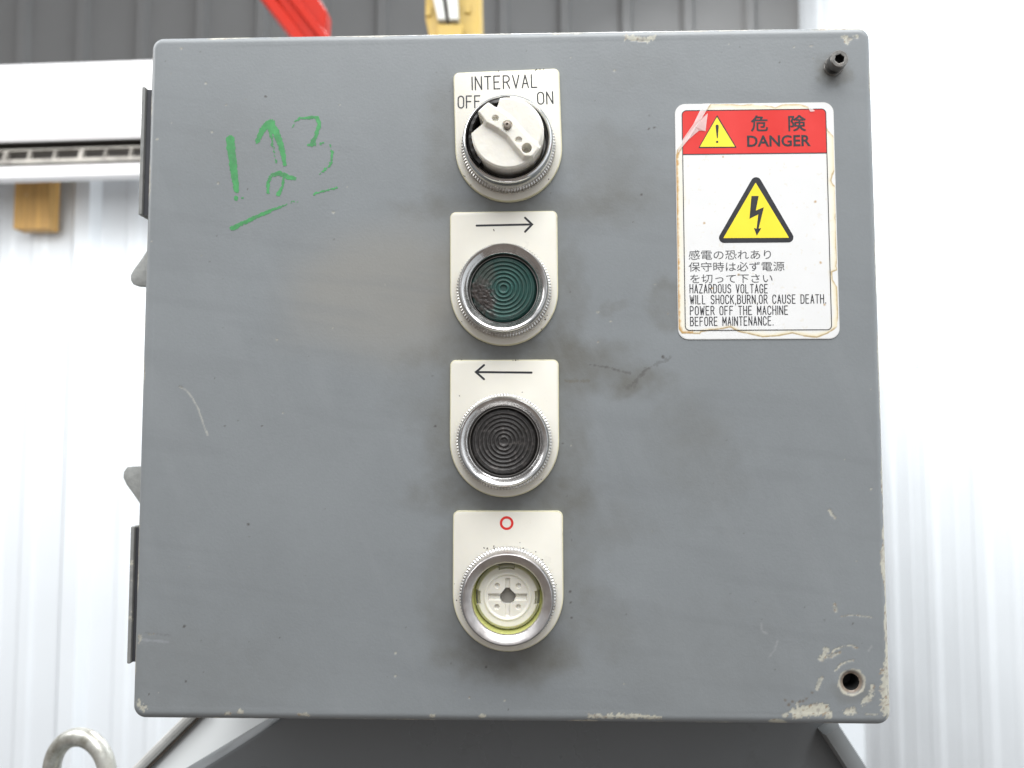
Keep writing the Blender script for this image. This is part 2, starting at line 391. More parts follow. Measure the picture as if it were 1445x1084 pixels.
# ------------------------------------------------------------------ air conditioner (metres, on the partition)
def acx(p): return p[0] * MM, p[1] * MM + Z0
t = thing('air_conditioner', 'white wall air conditioner with vent slots left of the control box', 'air conditioner', (-1.1, 1.4, Z0 + 0.6))
AXL, AXR = -1.62, -0.55
def ac_body(name, prof, x0, x1, m, parent, smooth=35, slope=0.0):
    v, f = [], []
    n = len(prof)
    for x in (x0, x1): v += [(x, y, z + slope * (x + 0.55)) for y, z in prof]
    f = [(i, (i + 1) % n, n + (i + 1) % n, n + i) for i in range(n)] + [tuple(range(n)), tuple(reversed(range(n, 2 * n)))]
    return obj(name, v, f, m, parent, (0, 0, 0), 1.0, smooth)
SL = 0.018
zt = Z0 + 0.789
ac_body('casing', [(1.50, zt - 0.0), (1.36, zt - 0.0), (1.325, zt - 0.012), (1.305, zt - 0.035), (1.30, zt - 0.07), (1.30, zt - 0.182), (1.305, zt - 0.187),
                   (1.345, zt - 0.188), (1.345, zt - 0.231), (1.40, zt - 0.231), (1.50, zt - 0.200)], AXL, AXR, M['ac'], t, slope=SL)
ac_body('front_flap', [(1.297, zt - 0.150), (1.297, zt - 0.180), (1.3045, zt - 0.1885), (1.3045, zt - 0.150)], AXL + 0.01, AXR - 0.01, M['ac'], t, slope=SL)
ac_body('vent_recess', [(1.344, zt - 0.189), (1.340, zt - 0.189), (1.340, zt - 0.230), (1.344, zt - 0.230)], AXL + 0.02, AXR - 0.02, M['acdark'], t, slope=SL)
ac_body('vent_recess', [(1.312, zt - 0.1888), (1.312, zt - 0.1900), (1.3395, zt - 0.1900), (1.3395, zt - 0.1888)], AXL + 0.02, AXR - 0.02, M['acdark'], t, slope=SL)  # dark plate added over the white underside, painting the slot's shade
ac_body('vent_bar', [(1.310, zt - 0.2035), (1.310, zt - 0.206), (1.322, zt - 0.206), (1.322, zt - 0.204)], AXL + 0.015, AXR - 0.015, M['acgrille'], t, slope=SL)
ac_body('vent_bar', [(1.299, zt - 0.229), (1.299, zt - 0.236), (1.344, zt - 0.236), (1.344, zt - 0.2315)], AXL + 0.005, AXR - 0.005, M['acgrille'], t, slope=SL)
x = AXL + 0.03; k = 0
while x < AXR - 0.03:
    wv = 0.008 if k % 3 == 0 else 0.003
    ac_body('vent_slat', [(1.311, zt - 0.2065), (1.304, zt - 0.2275), (1.318, zt - 0.2275), (1.318, zt - 0.2065)], x, x + wv, M['acgrille'], t, slope=SL)
    x += 0.054; k += 1
ac_body('drip_tray', [(1.312, zt - 0.2375), (1.308, zt - 0.246), (1.314, zt - 0.262), (1.335, zt - 0.266), (1.40, zt - 0.2445), (1.40, zt - 0.2375)], AXL, AXR, M['ac'], t, slope=SL)

# wooden block below the air conditioner
wx0, wx1 = (-1189.3,489.8)[0] * MM, (-1104.6,489.1)[0] * MM; wz0 = (-1145.1,451.6)[1] * MM + Z0
t = MB(); t.box(wx0, wx1, 1.478, 1.516, wz0, wz0 + 0.20, 0.002)
o = t.build('wood_block', M['wood'], None, (0, 0, 0), 1.0); o['label'] = 'short pine board on the white partition under the air conditioner'; o['category'] = 'wood block'

# ------------------------------------------------------------------ red arm and yellow mast behind the top edge (metres)
def beam(mb, p0, p1, y0, y1, wl_, wr_):      # slanting bar: centre line p0->p1 (x,z), offsets across
    d = np.array(p1) - np.array(p0); d = d / np.hypot(*d); n = np.array([d[1], -d[0]])
    P = [np.array(p0) + n * wl_, np.array(p1) + n * wl_, np.array(p1) + n * wr_, np.array(p0) + n * wr_]
    area2 = sum(P[i][0] * P[(i + 1) % 4][1] - P[(i + 1) % 4][0] * P[i][1] for i in range(4))
    if area2 < 0: P = P[::-1]
    return mb.prism(P, y0, y1, 0.003)
YR = 1.15
rA = np.array((-547.4,859.4)) * MM + np.array((0, Z0)); rB = np.array((-438.7,718.2)) * MM + np.array((0, Z0))
d = (rB - rA) / np.hypot(*(rB - rA)); rA = rA - d * 0.5; rB = rB + d * 0.08
t = thing('red_lifting_arm', 'slanting red painted steel arm behind the top edge of the box', 'lifting arm', (rB[0], YR, rB[1]))
beam(MB(), rA, rB, YR, YR + 0.07, 0.0, -0.020).build('side_flange', M['redpaint'], t, (0, 0, 0), 1.0)
beam(MB(), rA, rB, YR + 0.045, YR + 0.068, -0.0205, -0.0395).build('web', M['seam'], t, (0, 0, 0), 1.0)
beam(MB(), rA, rB, YR, YR + 0.07, -0.040, -0.056).build('side_flange', M['redpaint'], t, (0, 0, 0), 1.0)
rp = [(-468.1,895.2), (-409.2,823.5), (-385.4,787.9), (-387.3,725), (-426.5,704.6), (-497.4,839.1), (-539.8,896.5)]
P = [(a * MM, b * MM + Z0) for a, b in rp][::-1]
MB().prism(P, YR + 0.012, YR + 0.05, 0.004).build('gusset_plate', M['redpaint'], t, (0, 0, 0), 1.0)

YY = 1.25
def yp(l): return [(a * MM, b * MM + Z0) for a, b in l]
mastT = yp([(-210.1,1229), (-207.7,816.3), (-197.4,764.6), (-98.8,763.1), (-96,807.1), (-105.3,1226.6)])
t = thing('yellow_mast', 'yellow steel mast with twin grey rails behind the box top', 'mast', (mastT[2][0], YY, mastT[2][1]))
MB().prism(mastT, YY, YY + 0.10, 0.004).build('post', M['yellowpaint'], t, (0, 0, 0), 1.0)
for rl in ([(-228.4,1022.6), (-178.6,796.1), (-163,795.9), (-194,1021.9)], [(-186.8,1021.8), (-155.9,795.8), (-137.4,795.5), (-149.6,1021)]):
    MB().prism(yp(rl), YY - 0.030, YY - 0.0015, 0.003).build('rail', M['rail'], t, (0, 0, 0), 1.0)
MB().prism(yp([(-192.5,1021.9), (-163,795.9), (-155.9,795.8), (-188.2,1021.8)]), YY - 0.010, YY - 0.001, 0).build('slot', M['seam'], t, (0, 0, 0), 1.0)
MB().prism(yp([(-181.4,791.8), (-181.2,759.7), (-130.3,758.9), (-130.3,791)]), YY - 0.022, YY - 0.001, 0.003).build('stop_block', M['yellowpaint'], t, (0, 0, 0), 1.0)
for bx in ((-200.6,826.5), (-121.8,831.1)):
    b = MB(); b.prism(yp([(bx[0] - 6, bx[1] + 9), (bx[0] - 6, bx[1] - 9), (bx[0] + 6, bx[1] - 9), (bx[0] + 6, bx[1] + 9)]), YY - 0.006, YY - 0.001, 0.001).build('bracket', M['yellowpaint'], t, (0, 0, 0), 1.0)

# ------------------------------------------------------------------ machine column, cover and eye bolt below the box (mm)
base_z = -330.0
t = thing('machine_column', 'dark grey painted machine column carrying the control box', 'machine column', (0, 0.09, Z0 + base_z * MM))
CY = 47.0
cl0 = (-103.3,-155.3); cl1 = (-140.2,-178.3)
sl = (cl1[0] - cl0[0]) / (cl1[1] - cl0[1])
xl_top = cl0[0] + sl * (-120 - cl0[1]); xl_bot = cl0[0] + sl * (base_z - cl0[1])
cr0 = (145.7,-158.8); cr1 = (155.8,-175.3); sr = (cr1[0] - cr0[0]) / (cr1[1] - cr0[1])
xr_top = cr0[0] + sr * (-120 - cr0[1]); xr_bot = cr0[0] + sr * (base_z - cr0[1])
MB().prism([(xl_bot, base_z), (xr_bot, base_z), (xr_top, -120), (xl_top, -120)], CY, CY + 130, 2.0).build('front_panel', M['column'], t, smooth=40)
# folded flange along the right edge of the column
q = [(137,-157.9), (146.4,-172.6), (155.9,-172.5), (143.9,-153.6)]
dv = (np.array(q[1]) - np.array(q[0])); dv = dv / np.hypot(*dv)
e1 = np.array(q[1]) + dv * 120; e2 = np.array(q[2]) + dv * 120
fl = [tuple(q[0]), tuple(e1), tuple(e2), tuple(q[3])]
MB().prism(fl, 38, 46.9, 2.2).build('flange', M['flange'], t, smooth=40)
# white sloped cover with grey edge strip
t = thing('sloped_cover', 'white sloped machine cover with grey edge strip below the box corner', 'machine cover', (-0.25, 0.12, Z0 + base_z * MM))
def ext(a, b, k): a = np.array(a, float); b = np.array(b, float); d_ = (b - a) / np.hypot(*(b - a)); return tuple(b + d_ * k)
a0, a1 = (-154.6,-164.5), (-182.3,-191.8); b0, b1 = (-111.7,-164.1), (-154.3,-191.5)
Pc = [a0, ext(a0, a1, 190), ext(b0, b1, 190), b0]
MB().add([(p_[0], y_, p_[1]) for p_, y_ in zip(Pc, (90, 90, 70, 70))] + [(p_[0], 150, p_[1]) for p_ in Pc], [(0, 1, 2, 3), (0, 4, 5, 1), (1, 5, 6, 2), (2, 6, 7, 3), (3, 7, 4, 0), (4, 7, 6, 5)]).build('panel', M['cover'], t)
a0, a1 = (-160.7,-163.2), (-187.8,-190.2); b0, b1 = (-153,-163.1), (-180.4,-190.2)
MB().prism([a0, ext(a0, a1, 190), ext(b0, b1, 190), b0], 84, 152, 2.0).build('edge_strip', M['strip'], t)
a0, a1 = (-154.1,-164.1), (-181.8,-191.4); b0, b1 = (-152.4,-164.1), (-179.7,-191.3)
MB().prism([a0, ext(a0, a1, 190), ext(b0, b1, 190), b0], 85.5, 88.6, 0).build('seam', M['seam'], t)
# eye bolt
ec = (-253.9,-223.4)
t = thing('eye_bolt', 'galvanised lifting eye bolt left below the control box', 'eye bolt', (ec[0] * MM, 0.15, Z0 + base_z * MM))
RM, RW = 19.8, 5.0; nn, nk = 56, 20
v, f = [], []
yaw = math.radians(-14)
for i in range(nn):
    a = 2 * math.pi * i / nn
    for k in range(nk):
        b = 2 * math.pi * k / nk; rr = RM + RW * math.cos(b); yy = RW * 1.05 * math.sin(b)
        lx = rr * math.cos(a); lz = rr * math.sin(a) * 1.05
        v.append((ec[0] + lx * math.cos(yaw) - yy * math.sin(yaw), 150 + lx * math.sin(yaw) + yy * math.cos(yaw), ec[1] + lz))
for i in range(nn):
    for k in range(nk):
        i2, k2 = (i + 1) % nn, (k + 1) % nk; f.append((i * nk + k, i * nk + k2, i2 * nk + k2, i2 * nk + k))
obj('ring', v, f, M['eye'], t, smooth='all')
zb = ec[1] - RM * 1.05
MB().tube([(ec[0], 150, zb - 22), (ec[0], 150, zb + 1)], 6.5, 20).build('shank', M['eye'], t, smooth=40)
MB().tube([(ec[0], 150, zb - 20), (ec[0], 150, zb - 14)], 13, 28).build('collar', M['eye'], t, smooth=40)
MB().tube([(ec[0], 150, base_z), (ec[0], 150, zb - 20.2)], 9, 20).build('stud', M['eye'], t, smooth=40)

# ------------------------------------------------------------------ control box
W, H = 301.0, 281.8
box = thing('control_box', 'grey steel machine control box with buttons and a danger sticker', 'control box', (0, 0.10, Z0 - 0.5 * H * MM))
# body: open shell behind the door
bm_ = MB(); w2, h2 = W / 2 - 7, H / 2 - 7
bm_.box(-w2, -w2 + 2, 15.5, 128, -h2, h2); bm_.box(w2 - 2, w2, 15.5, 128, -h2, h2)
bm_.box(-w2 + 2.01, w2 - 2.01, 15.5, 128, h2 - 2, h2 - .01); bm_.box(-w2 + 2.01, w2 - 2.01, 15.5, 128, -h2 + .01, -h2 + 2)
bm_.box(-w2 + 2.01, w2 - 2.01, 126, 127.9, -h2 + 2.01, h2 - 2.01)
bm_.build('body', M['body'], box)

# --- door: one folded sheet, painted grey with chips, scratches and grime
R_, r_, DEP = 5.2, 3.3, 14.0
Lf = (R_ - r_) + r_ * math.pi / 2
def axis(half, step):
    c = half - R_ + Lf
    n = int(round(2 * c / step)); a = np.linspace(-c, c, n + 1)
    return np.concatenate([[-c - DEP, -c - 6, -c - 2], a, [c + 2, c + 6, c + DEP]])
sx, sz = axis(W / 2, 0.43), axis(H / 2, 0.43)
S, T = np.meshgrid(sx, sz, indexing='ij')
ix = np.clip(S, -(W / 2 - R_), W / 2 - R_); iz = np.clip(T, -(H / 2 - R_), H / 2 - R_)
ex, ez = S - ix, T - iz; l = np.hypot(ex, ez); lim = Lf + DEP
keep = l <= lim + 0.01
lc = np.maximum(l, 1e-9)
th = np.clip((l - (R_ - r_)) / r_, 0, math.pi / 2)
rho = np.where(l <= R_ - r_, l, (R_ - r_) + r_ * np.sin(th))
dep = np.where(l <= R_ - r_, 0, r_ * (1 - np.cos(th)) + np.maximum(0, l - Lf))
X = ix + ex / lc * rho; Z = iz + ez / lc * rho; Y = dep.copy()
# slight waviness of the hand-finished sheet
Y += 0.12 * (fbm(S, T, 70, 3, 2) - 0.5) * (l < 0.5)
# screw hole, bottom right, with a pressed dimple
hx, hz = (135.1,-124.3); HR = 3.25
dh = np.hypot(S - hx, T - hz)
Y += 0.9 * (1 - sstep(HR, HR + 1.9, dh))
snap = (dh > HR - 0.30) & (dh < HR + 0.36)
X = np.where(snap, hx + (S - hx) / np.maximum(dh, 1e-6) * HR, X); Z = np.where(snap, hz + (T - hz) / np.maximum(dh, 1e-6) * HR, Z)
keep &= dh > HR - 0.30
# paint
n1 = fbm(S, T, 60, 21); n2 = fbm(S, T, 9, 33); n3 = fbm(S, T, 1.6, 47, 3); n4 = vnoise(S, T, 0.8, 59)
base = np.array([0.208, 0.225, 0.234])
val = 1 + 0.10 * (n1 - 0.5) + 0.05 * (n2 - 0.5) + 0.03 * (n4 - 0.5)
col = base[None, None, :] * val[..., None]
gloss = np.full(S.shape, 0.40) + 0.12 * (n1 - 0.5)
PRIMER_ = PRIMER = (0.47, 0.46, 0.385)
def mixc(c, a):
    global col, CHIP
    if c is PRIMER_: CHIP = np.maximum(CHIP, np.clip(a, 0, 1))
    a = np.clip(a, 0, 1)[..., None]; col = col * (1 - a) + np.array(c)[None, None, :] * a
GRIME_SHADE = (0.108, 0.103, 0.083)  # grime on the sheet, plus contact shade painted in round the plates
CHIP = np.zeros(S.shape)
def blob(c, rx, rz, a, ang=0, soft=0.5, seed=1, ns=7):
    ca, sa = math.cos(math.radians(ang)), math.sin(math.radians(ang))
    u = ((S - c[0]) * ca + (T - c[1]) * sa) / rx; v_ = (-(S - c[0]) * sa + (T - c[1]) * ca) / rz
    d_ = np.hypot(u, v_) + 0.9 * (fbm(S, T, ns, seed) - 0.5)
    mixc(GRIME_SHADE, min(0.7, 1.0 * a) * (0.45 + 1.05 * fbm(S, T, 4.0, seed + 500, 4)) * (1 - sstep(1 - soft * 0.8, 1 + soft * 0.8, d_)))
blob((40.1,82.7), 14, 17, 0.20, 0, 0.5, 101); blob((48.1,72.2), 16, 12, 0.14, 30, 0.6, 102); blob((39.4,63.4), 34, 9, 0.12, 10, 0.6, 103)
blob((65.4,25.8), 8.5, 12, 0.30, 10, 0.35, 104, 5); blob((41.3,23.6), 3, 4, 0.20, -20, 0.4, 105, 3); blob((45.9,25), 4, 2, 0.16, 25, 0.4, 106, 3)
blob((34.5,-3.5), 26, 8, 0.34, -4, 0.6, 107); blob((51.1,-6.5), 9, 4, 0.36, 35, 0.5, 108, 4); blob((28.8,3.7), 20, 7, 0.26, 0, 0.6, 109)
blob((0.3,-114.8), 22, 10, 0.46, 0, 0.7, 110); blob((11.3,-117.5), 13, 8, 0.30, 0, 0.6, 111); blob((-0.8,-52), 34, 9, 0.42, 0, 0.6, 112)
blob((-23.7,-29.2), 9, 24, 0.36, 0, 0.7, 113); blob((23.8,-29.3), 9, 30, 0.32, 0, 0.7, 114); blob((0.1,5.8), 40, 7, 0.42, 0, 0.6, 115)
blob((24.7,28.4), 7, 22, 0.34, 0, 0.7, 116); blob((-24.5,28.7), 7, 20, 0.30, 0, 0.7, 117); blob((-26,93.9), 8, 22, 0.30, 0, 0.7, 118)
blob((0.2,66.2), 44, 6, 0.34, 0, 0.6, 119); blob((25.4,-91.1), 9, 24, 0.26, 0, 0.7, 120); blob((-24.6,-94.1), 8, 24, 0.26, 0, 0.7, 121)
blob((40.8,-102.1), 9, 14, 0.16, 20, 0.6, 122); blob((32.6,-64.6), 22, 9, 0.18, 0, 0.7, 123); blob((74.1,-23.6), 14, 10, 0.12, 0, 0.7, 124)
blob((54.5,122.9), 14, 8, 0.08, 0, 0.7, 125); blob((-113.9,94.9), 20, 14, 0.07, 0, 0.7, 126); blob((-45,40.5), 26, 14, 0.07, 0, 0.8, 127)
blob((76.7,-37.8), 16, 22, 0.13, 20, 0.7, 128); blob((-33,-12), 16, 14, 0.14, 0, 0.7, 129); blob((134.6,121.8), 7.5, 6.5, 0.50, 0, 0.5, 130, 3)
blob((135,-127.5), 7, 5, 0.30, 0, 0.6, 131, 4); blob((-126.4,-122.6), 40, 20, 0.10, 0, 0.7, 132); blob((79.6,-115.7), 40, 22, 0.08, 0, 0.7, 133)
# long pale wipe marks, and a broad warm sheen painted in left of centre
wipe = fbm(S + 0.4 * T, T * 0.12 + S * 0.03, 7, 141, 3)
mixc((0.275, 0.262, 0.23), 0.5 * (1 - sstep(0.2, 1.1, np.hypot((S + 50) / 48, (T - 30) / 34) + 0.8 * (n1 - 0.5))))
mixc((0.25, 0.265, 0.275), 0.14 * sstep(0.56, 0.8, wipe))
wipe2 = fbm(S * 0.10, T + 0.15 * S, 6, 143, 3)
mixc((0.175, 0.188, 0.196), 0.22 * sstep(0.56, 0.8, wipe2))
def near(pts, pad):
    xs_ = [p[0] for p in pts]; zs_ = [p[1] for p in pts]
    return (S > min(xs_) - pad) & (S < max(xs_) + pad) & (T > min(zs_) - pad) & (T < max(zs_) + pad)
def scratch(pts, wd, c, a, rag=0.5, widths=None):
    m_ = near(pts, 3); 
    if not m_.any(): return
    s_, t_ = S[m_], T[m_]
    d_ = dist_poly(s_, t_, pts, widths=widths) - wd + rag * (n3[m_] - 0.5) + 0.3 * rag * (n4[m_] - 0.5)
    d_ = d_ + 0.9 * rag * (vnoise(S[m_], T[m_], 0.55, 61) - 0.5); aa = np.zeros(S.shape); aa[m_] = a * (1 - sstep(-0.22, 0.28, d_)) * (0.72 + 0.5 * vnoise(S[m_], T[m_], 1.1, 63)); mixc(c, aa)
PALE = (0.42, 0.42, 0.38); DK = (0.06, 0.055, 0.05)
# dark streaks right of the black button
scratch([(33.7,0.8), (41.7,-0.4), (46,-1.8), (50,-2.7)], 0.25, DK, 0.55, 0.7)
scratch([(48.2,-8.7), (52.5,-5.9), (56,-1.3), (61.1,1.3), (66,3.5)], 0.5, DK, 0.32, 1.3)
scratch([(51.6,-7.9), (53.6,-4.2), (57.4,-0.7)], 0.7, DK, 0.28, 1.4)
scratch([(24.5,-5.8), (33.7,-5.5)], 0.5, (0.11, 0.09, 0.05), 0.35, 1.3)
# curved pale scratch on the left
scratch([(-134,-7.6), (-131.3,-9.1), (-128.6,-12.3), (-126.4,-16.1), (-124.5,-21.3), (-123,-25.4), (-122,-27.4)], 0.22, PALE, 0.75, 0.35)
scratch([(-134.3,-7.3), (-132.8,-7.9)], 0.2, DK, 0.6, 0.2)
# flecks
fl_ = [(-104.7,-63.4), (-119.9,-4.2), (-115.1,-23.6), (-99.6,-23.7), (63.2,4.1), (26.1,30.7), (-8.1,-119.5), (0.6,-135.9), (-28.9,-24), (22.6,-31), (24.2,-51.9), (24.9,-89.7), (25.7,-93.9),
       (25.7,-100), (26.1,-69.4), (112.7,125.7), (58.6,98.3), (61.2,98.8), (51.8,59.5), (-100.8,114.2), (-107.8,74.7), (-120.1,55), (-128.6,-125.9), (-143.4,-131), (-90.8,-108.4), (55.4,70.7), (-129.7,-104.2), (136.3,-101.6), (125.1,-100.3)]
for i, p in enumerate(fl_):
    rr = 0.6 if i in (4, 0) else 0.18 + 0.25 * random.random(); dd = np.hypot((S - p[0]) * random.uniform(0.7, 1.2), T - p[1]) + 0.6 * (n4 - 0.5); mixc(DK, 0.85 * (1 - sstep(rr * 0.5, rr + 0.2, dd)))
wf = [(27,128.8), (44.6,123.1), (-122.9,99), (-120,77.2), (-117.2,110.7), (-126.4,120), (-69.4,110.1), (-147.5,52.9), (26.1,-31.8), (37.6,22.5), (42.4,18.4), (37.2,10), (-91,-18.5), (-44.3,-114.2), (-14.9,-131.4), (-0.6,-132.4), (46.7,-125.5),
      (-44.3,-123.1), (145,-49), (60.7,33.4), (65.7,21.7), (126.2,132.4), (118.7,132.2), (126.4,127), (-137.1,135.5), (119.9,41.7), (-20.5,-128.7), (-146.3,96.5), (-94.4,11.5), (-71.7,64.5)]
for p in wf:
    rr = 0.18 + 0.25 * random.random(); dd = np.hypot((S - p[0]) * random.uniform(0.5, 1), T - p[1]) + 0.7 * (n4 - 0.5); mixc(PRIMER, 0.6 * (1 - sstep(rr * 0.5, rr + 0.2, dd)))
for i in range(80):
    p = (random.uniform(-148, 148), random.uniform(-138, 138)); rr = random.uniform(0.08, 0.26)
    m_ = (np.abs(S - p[0]) < 2) & (np.abs(T - p[1]) < 2); dd = np.hypot(S - p[0], T - p[1])
    mixc(DK if i % 3 else PRIMER, np.where(m_, 0.55 * (1 - sstep(rr * 0.4, rr + 0.25, dd)), 0))
# chips round the screw hole
for pts, wd, a in (([(123.3,-115.1), (125,-113.7), (125.6,-112.1)], 1.1, 0.85), ([(126.6,-114), (128.9,-111.8), (132.2,-110.4), (135.5,-110.1), (137.4,-111.2)], 0.25, 0.8),
                   ([(127.4,-114.5), (130.8,-112.9)], 0.55, 0.6), ([(128.9,-119.7), (130.6,-117.8), (133.2,-116.4), (135.9,-115.8)], 0.35, 0.75),
                   ([(121.6,-126.8), (122.5,-124.6), (123.6,-122.7)], 0.7, 0.6), ([(143,-126.1), (142.4,-129.4), (139.3,-132.1)], 1.0, 0.8), ([(132.9,-135.4), (135.4,-135.1)], 1.2, 0.9),
                   ([(132,-98.9), (136.7,-98.3), (143.3,-99.1)], 0.25, 0.6), ([(129.3,-94.5), (129.6,-96.5)], 0.8, 0.55), ([(128.1,-57.4), (130.3,-60.5)], 0.5, 0.7),
                   ([(100.4,-101.8), (100.6,-104.8), (102.8,-105.7)], 0.25, 0.4), ([(106.6,-108.6), (105.4,-112.2), (103.2,-114.7)], 0.25, 0.35), ([(143.2,-110.3), (142.1,-112)], 0.25, 0.4),
                   ([(113.2,-136.1), (115.6,-135.5), (120,-135.2), (124.7,-134.9)], 2.0, 0.95), ([(117.9,-134.4), (123.4,-133.8)], 1.4, 0.9), ([(108.7,-137.2), (109.6,-136.7)], 0.8, 0.8), ([(113.8,-132.8), (114.3,-134.2)], 0.6, 0.7),
                   ([(125.5,-137.1), (126.6,-136.5)], 1.0, 0.8), ([(140.3,-136.4), (144.6,-136.4)], 0.3, 0.6)):
    scratch(pts, wd, PRIMER if a > 0.45 else (0.34, 0.35, 0.35), a, 1.3 if wd > 0.9 else 0.5)
for p in ((119.7,-128.4), (117.4,-130.6), (114.6,-131.7), (116.3,-131.5), (110.5,-133.1), (109.1,-131.2), (111.9,-131.8)):
    dd = np.hypot(S - p[0], T - p[1]) + 0.7 * (n4 - 0.5); mixc((0.12, 0.09, 0.06), 0.7 * (1 - sstep(0.2, 0.8, dd)))
mixc((0.47, 0.45, 0.37), 0.75 * (1 - sstep(0.2, 0.6, np.abs(dh - (HR + 1.6)) + 1.2 * (n3 - 0.5) + 0.9 * (fbm(S, T, 3.5, 65, 2) - 0.42))))
mixc((0.20, 0.15, 0.11), 0.88 * (1 - sstep(HR + 0.6, HR + 1.6, dh + 0.5 * (n3 - 0.5))))
# worn folds: chips strongest on the right edge below, sparse elsewhere
e_r = (W / 2 - R_ + Lf) - S; e_l = (W / 2 - R_ + Lf) + S; e_t = (H / 2 - R_ + Lf) - T; e_b = (H / 2 - R_ + Lf) + T
nz_r = fbm(S * 2.2, T, 9, 71, 4); nz_t = fbm(S, T * 2.2, 11, 73, 4)
z640, z1000 = (148.2,-35)[1], (145.2,-135.5)[1]
amp_r = 0.35 + 2.1 * sstep(z640 + 30, z640 - 25, T) * (0.5 + 0.5 * fbm(S * 0, T, 22, 79, 2)) 
mixc(PRIMER, 0.95 * (1 - sstep(-0.25, 0.25, (e_r - 2.7) - 3.4 * amp_r * (nz_r - 0.42) - 0.6 * (n3 - 0.5))) * sstep(0.30, 0.55, fbm(S * 0, T, 14, 83, 2) + 0.30 * (T < z640)))
scratch([(148.4,-119.3), (147.9,-127.4), (147.9,-135)], 1.6, PRIMER, 0.95, 2.2)
scratch([(149.1,-115.2), (148.4,-119.3), (147.2,-123.4)], 0.4, PRIMER, 0.7, 1.5)
nzb = fbm(S, T * 0, 16, 85, 3)
mixc(PRIMER, 0.75 * (1 - sstep(-0.2, 0.25, (e_t - 3.3) - 5.0 * (nz_t - 0.56))) * sstep(0.42, 0.62, nzb))
mixc(PRIMER, 0.85 * (1 - sstep(-0.2, 0.25, (e_b - 2.8) - 7.0 * (nz_t - 0.64))) * sstep(0.42, 0.55, nzb + 0.05))
mixc(PRIMER, 0.6 * (1 - sstep(-0.2, 0.25, (e_l - 2.4) - 5.0 * (nz_r - 0.62))))
scratch([(50.3,137.5), (54.7,136.5), (59,136.2), (60.8,136.8)], 1.0, PRIMER, 0.9, 1.6)
scratch([(139.6,135.8), (140.7,134.3), (141.9,135.2)], 1.0, PRIMER, 0.85, 1.8); scratch([(143.4,136.4), (144.5,136.1)], 0.5, PRIMER, 0.7, 1)
scratch([(-147.6,-133.8), (-146.7,-135.5), (-145.3,-136.3)], 1.0, PRIMER, 0.8, 2.2); scratch([(-147.8,-108.2), (-147.7,-110.4)], 0.7, PRIMER, 0.6, 1.2); scratch([(-144.1,-107.3), (-141.5,-107.3)], 0.3, PRIMER, 0.5, 0.8)
scratch([(-146.9,-109.6), (-135.9,-110.4)], 0.35, (0.27, 0.285, 0.30), 0.6, 0.6); scratch([(-145.5,-106.8), (-135.4,-107.8)], 0.25, (0.14, 0.145, 0.15), 0.5, 0.6)
scratch([(32.7,-137.6), (37.7,-138.3), (42.7,-138), (51.6,-138), (59.9,-138.4)], 0.8, PRIMER, 0.95, 1.5)
for p in ((-29.7,-138.6), (-10.4,-138.5), (-82.6,-138.5), (-80.4,-138.5), (-111.7,-138.2), (-106.9,-137.4)):
    scratch([p, (p[0] + 1.2, p[1])], 0.7, PRIMER, 0.9, 1.0)
gloss = gloss + 0.15 * (np.abs(col.sum(-1) / (base.sum()) - 1) > 0.4)
# inside the chips: bare metal and rust specks, and a real step down from the paint
bare = sstep(0.58, 0.72, fbm(S, T, 1.8, 91, 3)) * (CHIP > 0.5)
mixc((0.27, 0.25, 0.225), 0.7 * bare)
mixc((0.16, 0.085, 0.04), 0.6 * sstep(0.66, 0.74, fbm(S, T, 1.1, 93, 3)) * (CHIP > 0.5))
lip = sstep(0.12, 0.3, CHIP) * (1 - sstep(0.35, 0.6, CHIP)); mixc((0.13, 0.135, 0.13), 0.55 * lip)
Y += 0.10 * sstep(0.3, 0.6, CHIP) * (l < 0.5)
V = np.stack([X, Y, Z], -1).reshape(-1, 3); q = grid_faces(len(sx), len(sz), keep)
V, q, C_, G_ = compact(V, q, col.reshape(-1, 3), gloss.ravel())
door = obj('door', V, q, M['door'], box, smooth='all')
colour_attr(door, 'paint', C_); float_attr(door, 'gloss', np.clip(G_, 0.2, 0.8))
# near-black cup in the hole, standing in for the shade inside
hl = MB(); hl.lathe([(HR, -0.89), (HR - 0.1, -2.5), (HR - 0.1, -9), (0.01, -9.0)], hx, hz, 40)
hl.build('hole_lining', M['dark'], door, smooth=40)
MB().box(-w2 + 3, w2 - 3, 13.8, 15.2, -h2 + 3, h2 - 3).build('back_sheet', M['body'], door)

# marker writing
mx0, mz0 = (-118.9,54.4); mx1, mz1 = (-67.8,108)
gx, gz = np.arange(mx0, mx1, 0.21), np.arange(mz0, mz1, 0.21)
A, B = np.meshgrid(gx, gz, indexing='ij'); md = np.full(A.shape, 9.0); dry = np.zeros(A.shape)
def mk(pts, wd, dr):
    global md
    wds = wd if isinstance(wd, list) else [wd] * len(pts)
    d_ = dist_poly(A, B, pts, widths=[x_ * 0.29 for x_ in wds]); md = np.minimum(md, d_ + dr * (fbm(A, B, 0.9, 203, 3) - 0.32) + 0.5 * (vnoise(A, B, 0.7, 207) - 0.5))
mk([(-115.4,95.8), (-114.3,87.4), (-113.2,79.8), (-112.2,74.1)], [5.5, 5, 4.6, 3], 0.3); mk([(-112.4,71), (-112.3,70.8)], 2.6, 0.2); mk([(-109.8,71.1), (-109.7,71)], 1.4, 0.6)
mk([(-104,94.8), (-102,99.6), (-99.4,102.6), (-97.9,102.9)], [2.6, 4, 4.5, 4], 0.5); mk([(-98.8,102.9), (-96,98.3), (-93.8,92.6), (-92.2,85)], [4.5, 4.6, 4.0, 2], 0.4)
mk([(-99,101.4), (-97.4,93.2), (-95.8,85.7)], [3, 1.6, 0.8], 1.5)
